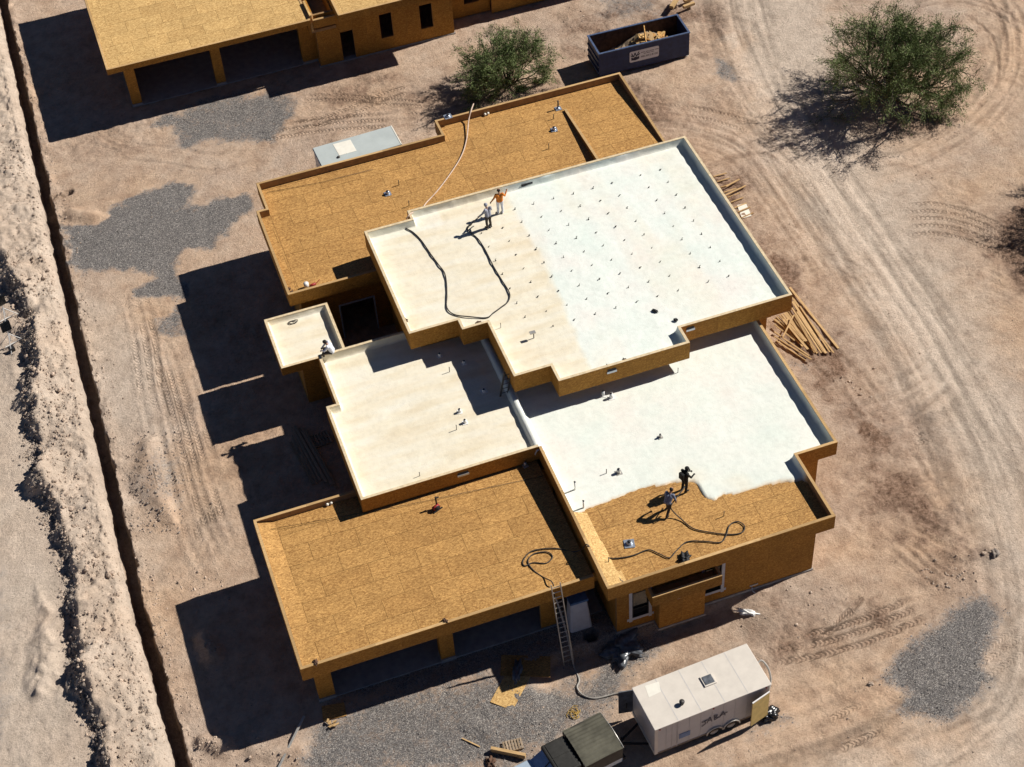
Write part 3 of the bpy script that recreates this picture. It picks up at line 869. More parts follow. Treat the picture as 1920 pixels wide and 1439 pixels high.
def block(house, poly, z0, z1, deck, skip=(), capmat=None, wall=None, slab_top=None):
    """roof block: slab, parapet with panels, cap boards. poly counter-clockwise"""
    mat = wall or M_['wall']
    b = MB(); b.prism(inset(poly, 0.03), z0, (slab_top if slab_top is not None else deck - 0.03))
    b.build('roof_slab', M_['frame'], house)
    core = MB(); caps = []
    es = edges_of(poly)
    for i, e in enumerate(es):
        if i in skip: continue
        (ax, ay), (bx, by), ca, cb = e
        if abs(bx - ax) > abs(by - ay):
            s = 1 if bx > ax else -1
            x0 = ax - (0 if ca else s * T); x1 = bx + (0 if cb else s * T)
            ys = (ay, ay + T * s)
            bx_ = (min(x0, x1), max(x0, x1), min(ys), max(ys))
        else:
            s = 1 if by > ay else -1
            y0 = ay + (s * T if ca else 0); y1 = by - (s * T if cb else 0)
            xs = (ax, ax - T * s)
            bx_ = (min(xs), max(xs), min(y0, y1), max(y0, y1))
        core.box(*bx_, z0 + 0.004, z1 - 0.04)
        caps.append(bx_)
    c = core.build('parapet', M_['frame'], house)
    for i, e in enumerate(es):
        if i in skip: continue
        fascia_run(c, e, z0, z1 - 0.012, mat)
    for (x0, x1, y0, y1) in caps:
        L = max(x1 - x0, y1 - y0); n = max(1, round(L / 3.6))
        for k in range(n):
            if x1 - x0 > y1 - y0:
                q = (x0 + (x1 - x0) * k / n + 0.003, x0 + (x1 - x0) * (k + 1) / n - 0.003, y0 - 0.004, y1 + 0.004)
            else:
                q = (x0 - 0.004, x1 + 0.004, y0 + (y1 - y0) * k / n + 0.003, y0 + (y1 - y0) * (k + 1) / n - 0.003)
            m_ = MB(); m_.box(*q, z1 - 0.038, z1 + rnd.uniform(0, 0.004))
            m_.build('cap_board', capmat or M_['cap'], c)
    return c

def decking(house, rects, zf, mat, sx=0.0, x_off=0.0, y_off=0.0):
    """OSB roof sheets 2.44 x 1.22 m laid in staggered rows over rectangles"""
    base = MB()
    for (x0, x1, y0, y1) in rects:
        base.add([(x0, y0, zf(x0, y0) - 0.02), (x1, y0, zf(x1, y0) - 0.02), (x1, y1, zf(x1, y1) - 0.02), (x0, y1, zf(x0, y1) - 0.02)], [(0, 1, 2, 3)])
    d = base.build('roof_deck', M_['frame'], house)
    g = 0.014
    for (x0, x1, y0, y1) in rects:
        r0 = math.floor((y0 - y_off) / 1.22)
        r = r0
        while y_off + r * 1.22 < y1:
            ya = max(y0, y_off + r * 1.22); yb = min(y1, y_off + (r + 1) * 1.22)
            sh = x_off + (1.22 if r % 2 else 0.0) + 0.04 * math.sin(r * 3.1)
            c = math.floor((x0 - sh) / 2.44)
            while sh + c * 2.44 < x1:
                xa = max(x0, sh + c * 2.44); xb = min(x1, sh + (c + 1) * 2.44)
                c += 1
                if xb - xa < 0.05 or yb - ya < 0.05: continue
                w, h = xb - xa - g, yb - ya - g
                cx, cy = (xa + xb) / 2, (ya + yb) / 2
                zs = [zf(cx + i * w / 2, cy + j * h / 2) - zf(cx, cy) for i, j in ((-1, -1), (1, -1), (1, 1), (-1, 1))]
                key = ('sheet', round(w, 2), round(h, 2), tuple(round(q, 3) for q in zs), mat.name)
                def make():
                    m_ = MB()
                    V = [(i * w / 2, j * h / 2, q - 0.012) for (i, j), q in zip(((-1, -1), (1, -1), (1, 1), (-1, 1)), zs)]
                    V += [(x, y, z + 0.012) for x, y, z in V]
                    m_.add(V, [(3, 2, 1, 0), (4, 5, 6, 7), (0, 1, 5, 4), (1, 2, 6, 5), (2, 3, 7, 6), (3, 0, 4, 7)])
                    me = m_.mesh('osb_sheet'); me.materials.append(mat); return me
                o = link('osb_sheet', sheet_mesh(key, make), None, d, Vector((cx, cy, zf(cx, cy) + rnd.uniform(-0.002, 0.003))) - worg(d))
                o.rotation_euler = (rnd.uniform(-0.002, 0.002), rnd.uniform(-0.002, 0.002), 0)
            r += 1
    return d

def foam(house, poly, ztop, zdeck, age, free=(), step=0.16, edge=None, cove=0.15):
    """sprayed foam skin: wavy grid over the deck that turns up against the parapets.
    free = indices of polygon edges without a parapet; edge(x,y) = signed distance inside the sprayed area"""
    P = inset(poly, T)
    xs = sorted({p[0] for p in P}); ys = sorted({p[1] for p in P})
    def lines(br):
        out = set()
        for b in br:
            for o in (0, 0.02, 0.05, 0.10, cove, -0.02, -0.05, -0.10, -cove): out.add(round(b + o, 4))
        lo, hi = br[0], br[-1]
        n = int((hi - lo) / step)
        for k in range(n + 1): out.add(round(lo + (hi - lo) * k / n, 4))
        return np.array(sorted(v for v in out if lo - 1e-6 <= v <= hi + 1e-6))
    gx_ = lines(xs); gy_ = lines(ys)
    GX, GY = np.meshgrid(gx_, gy_)
    cxs = (gx_[:-1] + gx_[1:]) / 2; cys = (gy_[:-1] + gy_[1:]) / 2
    CX, CY = np.meshgrid(cxs, cys)
    ins = poly_sd((CX, CY), P) < 0
    d = np.full(GX.shape, 9.0)
    n = len(P)
    for i in range(n):
        if i in free: continue
        ax, ay = P[i]; bx, by = P[(i + 1) % n]
        ex, ey = bx - ax, by - ay
        t = np.clip(((GX - ax) * ex + (GY - ay) * ey) / (ex * ex + ey * ey), 0, 1)
        d = np.minimum(d, np.hypot(GX - ax - t * ex, GY - ay - t * ey))
    wav = 0.030 * fbm(GX, GY, 0.5, 1, 3) + 0.016 * fbm(GX, GY, 2.2, 2, 3) + 0.010 * np.sin(GY * 2 * math.pi / 0.9 + 2 * vnoise(GX, GY, 0.4, 3))
    zd = zdeck(GX, GY) if callable(zdeck) else np.full(GX.shape, zdeck)
    c = np.clip(1 - (d + 0.05 * fbm(GX, GY, 1.4, 4, 3) * (d > 0.02)) / cove, 0, 1) ** 2.2
    ZZ = zd + 0.05 + wav * (1 - c) + (ztop - 0.03 - zd - 0.05) * c
    ev = np.zeros(GX.shape)
    if edge is not None:
        s = edge(GX, GY) + 0.22 * fbm(GX, GY, 1.6, 5, 4, 0.6)
        ZZ = ZZ - 0.085 * (1 - sstep(-0.06, 0.22, s)) - np.where(s < -0.12, 0.5, 0)
        ev = (1 - sstep(-0.02, 0.20, s)) * 0.85
    V = np.stack([GX, GY, ZZ], -1).reshape(-1, 3) - np.array(worg(house))
    nx_ = len(gx_)
    J, I = np.nonzero(ins)
    a = J * nx_ + I
    F = np.stack([a, a + 1, a + nx_ + 1, a + nx_], -1)
    used = np.unique(F); re = np.full(len(V), -1); re[used] = np.arange(len(used))
    me = bpy.data.meshes.new('foam_roof')
    me.from_pydata(V[used].tolist(), [], re[F].tolist())
    me.polygons.foreach_set('use_smooth', [True] * len(F)); me.update()
    ag = age(GX, GY) if callable(age) else np.full(GX.shape, float(age))
    for nm, arr in (('age', ag), ('edge', ev)):
        at_ = me.attributes.new(nm, 'FLOAT', 'POINT'); at_.data.foreach_set('value', arr.reshape(-1)[used].astype(np.float32))
    return link('foam_roof', me, M_['foam'], house)

def wall_y(house, x0, x1, y, z0, z1, openings=(), mat=None, depth=0.15, name='wall'):
    """wall facing -y covered with OSB panels, with openings (x0,x1,z0,z1)"""
    mat = mat or M_['wall']
    core = MB(); pans = []
    br = {x0, x1}
    for o in openings: br |= {o[0], o[1]}
    br = sorted(br)
    for a, b in zip(br[:-1], br[1:]):
        zs = [(z0, z1)]
        for o in openings:
            if o[0] < (a + b) / 2 < o[1]:
                zs = [q for s in zs for q in ((s[0], min(s[1], o[2])), (max(s[0], o[3]), s[1])) if q[1] - q[0] > 0.02]
        for (za, zb) in zs:
            core.box(a, b, y, y + depth, za, zb)
            n = max(1, round((b - a) / 1.22))
            for k in range(n):
                pans.append((a + (b - a) * k / n, a + (b - a) * (k + 1) / n, za, zb))
    c = core.build(name, M_['frame'], house)
    for (a, b, za, zb) in pans:
        panel(c, ((a + b) / 2, y - PT / 2 - rnd.uniform(0, 0.003), (za + zb) / 2), b - a - 0.006, PT, zb - za - 0.006, mat)
    return c
def wall_x(house, x, y0, y1, z0, z1, mat=None, depth=0.15, name='wall'):
    """wall facing -x"""
    mat = mat or M_['wall']
    b = MB(); b.box(x, x + depth, y0, y1, z0, z1)
    c = b.build(name, M_['frame'], house)
    n = max(1, round((y1 - y0) / 1.22))
    for k in range(n):
        ya, yb = y0 + (y1 - y0) * k / n, y0 + (y1 - y0) * (k + 1) / n
        panel(c, (x - PT / 2, (ya + yb) / 2, (z0 + z1) / 2), PT, yb - ya - 0.006, z1 - z0 - 0.006, mat)
    return c

house = empty('house', (17.0, 60.0, 0.0), 0, 'flat-roofed house shell of oriented strand board half covered in pale spray foam', 'house')
GT, LT, BT, ST, RT, MT = 4.25, 5.0, 5.08, 4.03, 5.0, 6.5
# --- garage roof (front left)
g_poly = [(2.1, 46.97), (16.9, 46.97), (16.9, 55.32), (7.64, 55.32), (7.64, 56.57), (2.1, 56.57)]
gdeck = lambda x, y: 4.17 - 0.31 * (y - 46.97) / 9.6
block(house, g_poly, 3.3, GT, 0, skip=(1, 2, 3), slab_top=3.82)
decking(house, [(2.1 + T, 16.9, 46.97 + T, 55.32), (2.1 + T, 7.64, 55.32, 56.57 - T)], gdeck, M_['deck'], x_off=0.7, y_off=47.11)
b = MB()                                                          # cant strip along the left parapet
for k in range(4):
    ya, yb = 47.15 + k * 2.3, 47.15 + (k + 1) * 2.3 - 0.01
    b.add([(2.25, ya, GT - 0.05), (3.1, ya, gdeck(0, ya) + 0.018), (3.1, yb, gdeck(0, yb) + 0.018), (2.25, yb, GT - 0.05)], [(0, 1, 2, 3)])
b.build('cant_strip', M_['deck'], house)
# --- left foam roof
l_poly = [(7.5, 55.18), (17.04, 55.18), (17.04, 65.85), (8.08, 65.85), (8.08, 62.0), (7.5, 62.0)]
block(house, l_poly, 4.02, LT, 4.5, skip=(1,), capmat=M_['capfoam'])
foam(house, l_poly, LT, 4.5, 0.85, free=(1,))
# --- right foam roof
r_poly = [(17.04, 45.5), (29.05, 45.5), (29.05, 49.77), (31.3, 49.77), (31.3, 65.0), (17.04, 65.0)]
b = MB(); b.box(17.05, 29.03, 45.53, 49.9, 4.05, 4.44); b.build('roof_slab', M_['frame'], house)
rc = block(house, r_poly, 4.05, RT, 4.47, skip=(4, 5), capmat=M_['cap'])
core = MB(); core.box(17.04, 17.04 + T, 45.5 + T, 55.18, 4.06, RT - 0.04)
rl = core.build('parapet', M_['frame'], house)
fascia_run(rl, ((17.04, 55.18), (17.04, 45.5), True, True), 4.05, RT - 0.012, M_['wall'])
for k in range(3):
    m_ = MB(); m_.box(17.036, 17.184, 45.64 + k * 3.18, 45.64 + (k + 1) * 3.18 - 0.006, RT - 0.038, RT + 0.002); m_.build('cap_board', M_['cap'], rl)
decking(house, [(17.18, 28.91, 45.64, 51.6)], lambda x, y: 4.50, M_['deck'], x_off=0.2, y_off=45.64)
edge_px = [(1085, 966), (1095, 963), (1130, 945), (1165, 930), (1195, 923), (1240, 912), (1275, 905), (1300, 903), (1308, 918), (1318, 932), (1335, 938), (1380, 925), (1440, 912), (1500, 903), (1520, 898)]
ep = px_poly(edge_px, 4.53)
def r_edge(x, y):
    return y - np.interp(x, ep[:, 0], ep[:, 1])
def r_age(x, y):
    return 0.12 + 0.35 * sstep(0.1, 0.5, fbm(x, y, 0.25, 2, 3)) + 0.6 * np.exp(-((x - 23.4) / 0.5) ** 2 - ((y - 50.7) / 0.8) ** 2)
foam(house, r_poly + [(17.04, 55.18)], RT, 4.5, r_age, free=(4, 5), edge=r_edge)
b = MB()                                                          # OSB cant boards up to the left parapet
for ya, yb, w in ((45.7, 46.6, 1.0), (46.61, 48.6, 0.78), (48.61, 50.55, 0.72)):
    b.add([(17.19, ya, RT - 0.06), (17.19 + w, ya, 4.522), (17.19 + w, yb, 4.522), (17.19, yb, RT - 0.06)], [(0, 1, 2, 3)])
b.build('cant_strip', M_['deck_pale'], house)
# ridge between the two foam roofs
b = MB()
n = 40
V = []; F = []
prof = [(-0.26, 4.53), (-0.17, 4.74), (-0.12, 4.83), (0.12, 4.84), (0.18, 4.75), (0.32, 4.53)]
for k in range(n + 1):
    y = 55.05 + (65.3 - 55.05) * k / n
    for (dx_, z_) in prof: V.append((17.04 + dx_ + 0.006 * math.sin(y * 7.3), y, z_ + 0.006 * math.sin(y * 9.1)))
for k in range(n):
    for j in range(5):
        a = k * 6 + j; F.append((a, a + 1, a + 7, a + 6))
b.add(V, F, 0, True); b.build('foam_ridge', M_['foam'], house)
# --- small lower roof
s_poly = [(6.05, 66.58), (9.75, 66.58), (9.75, 70.66), (6.05, 70.66)]
block(house, s_poly, 3.45, ST, 3.66, capmat=M_['capfoam'])
foam(house, s_poly, ST, 3.64, 0.9)
# --- back roof
b_poly = [(7.7, 71.0), (32.5, 71.0), (32.5, 82.7), (20.1, 82.7), (20.1, 81.2), (8.3, 81.2), (8.3, 78.69), (7.7, 78.69)]
block(house, b_poly, 4.18, BT, 4.55)
decking(house, [(7.84, 8.44, 71.14, 78.55), (8.44, 20.24, 71.14, 81.06), (20.24, 32.36, 73.2, 82.56)], lambda x, y: 4.60, M_['deck'], x_off=1.0, y_off=71.14)
wedge = lambda x, y: 4.62 + 0.30 * np.clip((81.2 - y) / 6.5, 0, 1)
d2 = MB()
V = [(28.17, 74.6, 4.59), (32.36, 74.6, 4.59), (32.36, 81.2, 4.59), (28.17, 81.2, 4.59)]
V += [(x, y, float(wedge(x, y)) - 0.016) for x, y, _ in V]
d2.add(V, [(4, 5, 6, 7), (0, 1, 5, 4), (1, 2, 6, 5), (3, 0, 4, 7)])
d2.build('roof_wedge', M_['wall'], house)
b = MB()                                                          # low divider wall, tallest at the front
b.add([(28.06, 74.4, 4.58), (28.2, 74.4, 4.58), (28.2, 81.0, 4.58), (28.06, 81.0, 4.58), (28.06, 74.4, 5.06), (28.2, 74.4, 5.06), (28.2, 81.0, 4.70), (28.06, 81.0, 4.70)], [(3, 2, 1, 0), (4, 5, 6, 7), (0, 1, 5, 4), (1, 2, 6, 5), (2, 3, 7, 6), (3, 0, 4, 7)])
dv = b.build('divider', M_['wall'], house)
b = MB(); b.bar((28.13, 74.4, 5.075), (28.13, 81.0, 4.715), 0.16, 0.03); b.build('cap_board', M_['cap'], dv)
decking(house, [(28.21, 32.36, 74.6, 81.2)], lambda x, y: float(wedge(x, y)), M_['deck'], x_off=1.4, y_off=74.1)
# --- main upper roof
m_poly = [(12.9, 64.06), (15.66, 64.06), (15.66, 63.28), (17.1, 63.28), (17.1, 58.97), (19.15, 58.97), (19.15, 57.77), (26.55, 57.77), (26.55, 59.0), (33.08, 59.0), (33.08, 73.65), (15.7, 73.65), (15.7, 72.9), (12.9, 72.9)]
block(house, m_poly, 5.3, MT, 6.0, capmat=M_['capfoam'])
def m_age(x, y):
    line = np.interp(y, [57, 61.8, 64.9, 68.8, 72], [20.9, 21.3, 21.5, 21.65, 21.5])
    s = 1 - sstep(-0.12, 0.30, x - line + 0.25 * fbm(x, y, 1.2, 2, 3))
    blush = 0.30 * sstep(0.0, 0.45, fbm(x * 1.6, y * 0.4, 0.35, 3, 3))
    corner = np.where((x < 17.5) & (y > 72.2), 0.4, 0.0)
    return np.clip(0.86 * s * (1 - corner) + blush * (1 - s), 0, 1)
foam(house, m_poly, MT, 6.0, m_age, step=0.14)
# scuppers cut into the fascias
for (x, y, z, w) in ((22.1, 57.74, 6.12, 0.55), (27.1, 58.97, 6.18, 0.5), (12.9, 55.15, 4.66, 0.62)):
    b = MB(); b.box(x - w / 2, x + w / 2, y - 0.05, y - 0.002, z - 0.10, z + 0.02); b.build('scupper_lip', M_['galv'], house)
    b = MB(); b.box(x - w / 2 + 0.03, x + w / 2 - 0.03, y - 0.012, y - 0.004, z + 0.022, z + 0.16); b.build('scupper_opening', M_['black'], house)
b = MB(); q = at(986, 341, 6.3); b.box(q.x - 0.35, q.x + 0.35, 73.44, 73.48, 6.12, 6.3); b.build('scupper_opening', M_['black'], house)
# --- walls below the roofs
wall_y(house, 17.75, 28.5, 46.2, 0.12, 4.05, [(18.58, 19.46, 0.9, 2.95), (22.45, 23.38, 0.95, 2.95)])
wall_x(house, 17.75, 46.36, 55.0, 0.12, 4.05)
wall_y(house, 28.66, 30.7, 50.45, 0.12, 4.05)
wall_y(house, 31.5, 32.4, 60.4, 0.12, 5.3)
for q_ in ((28.35, 28.5, 46.36, 50.4, 0.12, 4.05), (30.55, 30.7, 50.61, 60.3, 0.12, 4.05), (32.25, 32.4, 60.56, 73.0, 0.12, 5.3)):
    b = MB(); b.box(*q_); b.build('wall', M_['wall'], house)
wall_x(house, 8.2, 55.9, 61.3, 0.0, 4.02)
wall_x(house, 8.75, 61.4, 65.3, 0.0, 4.02)
wall_y(house, 7.25, 9.5, 67.3, 0.0, 3.45)
wall_x(house, 7.25, 67.46, 70.2, 0.0, 3.45)
wall_x(house, 8.4, 71.7, 80.4, 0.0, 4.18)
wall_y(house, 8.4, 13.6, 71.6, 0.0, 4.18, [(10.6, 12.6, 0.0, 2.6)])
wall_x(house, 13.6, 64.7, 72.2, 0.0, 5.3)
wall_y(house, 13.61, 16.2, 64.72, 4.4, 5.3)
def walls(par, *bs):
    for q_ in bs:
        b = MB(); b.box(*q_); b.build('inner_wall', M_['wall'], par)
walls(house, (8.56, 20.2, 80.5, 80.65, 0, 4.18), (31.7, 31.85, 73.8, 81.8, 0, 4.18), (8.9, 13.6, 65.3, 65.45, 0, 4.02), (9.35, 9.5, 67.46, 70.2, 0, 3.45), (20.3, 31.85, 81.8, 81.95, 0, 4.18))
for (x0, x1, y0, y1) in ((16.3, 17.8, 64.0, 64.15), (17.8, 17.95, 59.7, 64.15), (17.95, 19.85, 59.7, 59.85), (19.85, 20.0, 58.5, 59.85), (20.0, 25.9, 58.5, 58.65), (25.75, 25.9, 58.65, 59.7), (25.9, 32.3, 59.75, 59.9)):
    b = MB(); b.box(x0, x1, y0, y1, 4.4, 5.3); b.build('upper_wall', M_['wall'], house)
# door frame in the courtyard
b = MB(); b.box(10.52, 10.6, 71.52, 71.59, 0, 2.68); b.box(12.6, 12.68, 71.52, 71.59, 0, 2.68); b.box(10.6, 12.6, 71.52, 71.59, 2.6, 2.68)
b.build('door_frame', M_['wrap'], house)
# garage: two doors between piers
b = MB(); b.box(2.75, 17.6, 47.75, 55.0, -0.05, 0.05); b.build('garage_floor', M_['concrete'], house)
for (x0, x1) in ((2.68, 3.5), (9.0, 9.72)):
    b = MB(); b.box(x0 + 0.01, x1 - 0.01, 47.79, 48.3, 0.0, 3.3); p = b.build('pier', M_['frame'], house)
    panel(p, ((x0 + x1) / 2, 47.78, 1.75), x1 - x0, PT, 3.1, M_['wall'])
    panel(p, (x0 + 0.004, 48.05, 1.75), PT, 0.5, 3.1, M_['wall'])
    panel(p, (x1 - 0.004, 48.05, 1.75), PT, 0.5, 3.1, M_['wall'])
    b = MB(); b.box(x0 - 0.03, x1 + 0.03, 47.70, 48.35, -0.05, 0.2); b.build('pier_footing', M_['concrete'], p)
wall_y(house, 14.3, 15.15, 47.8, 0.1, 3.3)
wall_y(house, 3.51, 17.6, 47.82, 2.62, 3.3, name='door_header')
walls(house, (2.75, 2.9, 48.3, 56.0, 0, 3.3), (2.9, 8.0, 55.85, 56.0, 0, 3.3), (2.9, 17.6, 55.0, 55.15, 0, 3.3))
# front windows with white flashing tape
def tapewin(x0, x1, z0, z1, nm):
    b = MB(); b.box(x0, x1, 46.25, 46.28, z0, z1); w = b.build('window', M_['glass'], house)
    for (a, c, e, f) in ((x0, x0 + 0.05, z0, z1), (x1 - 0.05, x1, z0, z1), (x0 + 0.05, x1 - 0.05, z1 - 0.05, z1), (x0 + 0.05, x1 - 0.05, z0, z0 + 0.05), (x0 + 0.05, x1 - 0.05, z0 + 0.7, z0 + 0.74)):
        m_ = MB(); m_.box(a, c, 46.17, 46.249, e, f); m_.build('frame', M_['black'], w)
    for (a, c, e, f) in ((x0 - 0.17, x0 - 0.004, z0 - 0.3, z1 + 0.12), (x1 + 0.004, x1 + 0.17, z0 - 0.3, z1 + 0.12), (x0 - 0.28, x1 + 0.28, z0 - 0.19, z0 - 0.012)):
        m_ = MB(); m_.box(a, c, 46.166 if e > z0 - 0.25 else 46.17, 46.184, e, f); m_.build('flashing_tape', M_['wrap'], w)
tapewin(18.58, 19.46, 0.9, 2.95, 'a'); tapewin(22.45, 23.38, 0.95, 2.95, 'b')
# bump-out with its own open-topped fascia
wall_y(house, 19.82, 22.27, 45.65, 0.08, 2.66)
walls(house, (19.8, 19.83, 45.66, 46.18, 0.08, 2.6), (22.25, 22.28, 45.66, 46.18, 0.08, 2.6))
b = MB(); b.box(19.29, 22.97, 45.31, 46.16, 2.65, 2.85)
cn = b.build('canopy', M_['frame'], house)
for (x0, x1, y0, y1) in ((19.28, 22.98, 45.30, 45.44), (19.28, 19.42, 45.441, 46.16), (22.84, 22.98, 45.441, 46.16)):
    m_ = MB(); m_.box(x0 + .004, x1 - .004, y0 + .004, y1 - .004, 2.66, 3.36); m_.build('canopy_parapet', M_['wall'], cn)
    m_ = MB(); m_.box(x0, x1, y0 - 0.005, y1, 3.363, 3.4); m_.build('cap_board', M_['cap'], cn)
panel(cn, (20.55, 45.292, 3.0), 2.5, PT, 0.72, M_['wall']); panel(cn, (22.4, 45.292, 3.0), 1.16, PT, 0.72, M_['wall']); panel(cn, (19.272, 45.75, 3.0), PT, 0.78, 0.72, M_['wall'])
b = MB(); b.box(17.7, 28.55, 46.14, 46.6, -0.05, 0.12); b.box(19.76, 22.33, 45.6, 46.139, -0.05, 0.08); b.box(28.62, 30.75, 50.4, 50.9, -0.05, 0.12); b.build('foundation', M_['concrete'], house)
b = MB(); b.box(20.75, 20.9, 45.6, 45.64, 2.15, 2.25); b.build('junction_box', M_['pvc'], house)
b = MB(); b.box(25.0, 25.45, 46.13, 46.18, 0.35, 0.42); b.tube([(25.1, 46.12, 0.35), (25.12, 46.05, 0.05), (25.2, 45.9, 0.02)], 0.02); b.build('hose_bib', M_['galv'], house)

# ------------------------------------------------------------------ second house at the back
h2 = empty('back_house', (14.0, 104.0, 0.0), 0, 'unfinished strand board house with bare pale roof and dark window holes behind the dumpster', 'house')
WP = M_['wall']
t_poly = [(1.82, 97.3), (15.8, 97.3), (15.8, 112.0), (1.82, 112.0)]
block(h2, t_poly, 3.88, 4.3, 4.15)
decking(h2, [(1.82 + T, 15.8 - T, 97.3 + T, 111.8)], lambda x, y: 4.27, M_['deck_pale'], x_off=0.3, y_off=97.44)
t2 = [(17.55, 96.25), (26.2, 96.25), (26.2, 112.0), (17.55, 112.0)]
block(h2, t2, 4.3, 4.86, 4.74)
decking(h2, [(17.55 + T, 26.2 - T, 96.25 + T, 111.8)], lambda x, y: 4.83, M_['deck_pale'], x_off=0.9, y_off=96.4)
t3 = [(26.31, 98.6), (44.0, 98.6), (44.0, 112.0), (26.31, 112.0)]
block(h2, t3, 3.75, 4.32, 4.2)
decking(h2, [(26.31 + T, 44 - T, 98.6 + T, 111.8)], lambda x, y: 4.29, M_['deck_pale'], x_off=0.9, y_off=98.7)
# light well between the roofs
b = MB(); b.box(15.81, 17.54, 97.6, 111.8, 3.0, 3.2); b.build('roof_slab', M_['frame'], h2)
walls(h2, (15.66, 15.8, 97.6, 111.8, 2.95, 3.87))  # unseen wall added to keep sun from leaking under the garage roof
b = MB(); b.box(15.97, 17.54, 97.36, 97.5, 3.5, 4.12); w = b.build('parapet', M_['wall'], h2)
b = MB(); b.box(15.97, 17.54, 97.34, 97.52, 4.122, 4.17); b.build('cap_board', M_['cap'], w)
b = MB(); b.box(15.82, 15.96, 97.53, 99.4, 3.2, 4.5); b.build('parapet', M_['deck_pale'], h2)
wall_y(h2, 16.1, 25.9, 97.75, 0.1, 4.3, [(17.75, 18.66, 0.0, 2.42), (20.62, 21.5, 1.1, 3.05), (23.52, 24.42, 1.05, 3.0)])
wall_x(h2, 16.1, 97.91, 99.0, 0.1, 3.75)
wall_y(h2, 25.92, 29.1, 99.3, 0.1, 3.75, [(27.2, 28.3, 1.1, 3.0)])
wall_y(h2, 29.11, 38.5, 98.9, 0.1, 3.75)
for (x0, x1) in ((2.92, 3.6), (8.85, 9.5), (15.05, 16.08)):
    b = MB(); b.box(x0 + 0.01, x1 - 0.01, 98.55, 99.05, 0.0, 3.88); p = b.build('pier', M_['frame'], h2)
    panel(p, ((x0 + x1) / 2, 98.54, 2.0), x1 - x0, PT, 3.6, WP); panel(p, (x0 + 0.004, 98.8, 2.0), PT, 0.48, 3.6, WP); panel(p, (x1 - 0.004, 98.8, 2.0), PT, 0.48, 3.6, WP)
    b = MB(); b.box(x0 - 0.03, x1 + 0.03, 98.48, 99.1, -0.05, 0.2); b.build('pier_footing', M_['concrete'], p)
b = MB(); b.box(2.92, 16.0, 98.5, 109.0, -0.05, 0.05); b.build('garage_floor', M_['concrete'], h2)
walls(h2, (2.95, 3.1, 99.05, 109, 0, 3.88), (2.95, 26, 109, 109.15, 0, 3.75), (16.11, 16.26, 99.01, 109, 0, 3.75), (25.75, 25.9, 97.91, 109, 0, 4.3), (17.4, 17.54, 97.91, 111.8, 3.2, 4.3), (26, 40, 109, 109.15, 0, 3.75), (38.35, 38.5, 99.1, 109, 0, 3.75))
b = MB(); b.box(16.0, 25.95, 97.68, 98.1, -0.05, 0.1); b.build('foundation', M_['concrete'], h2)
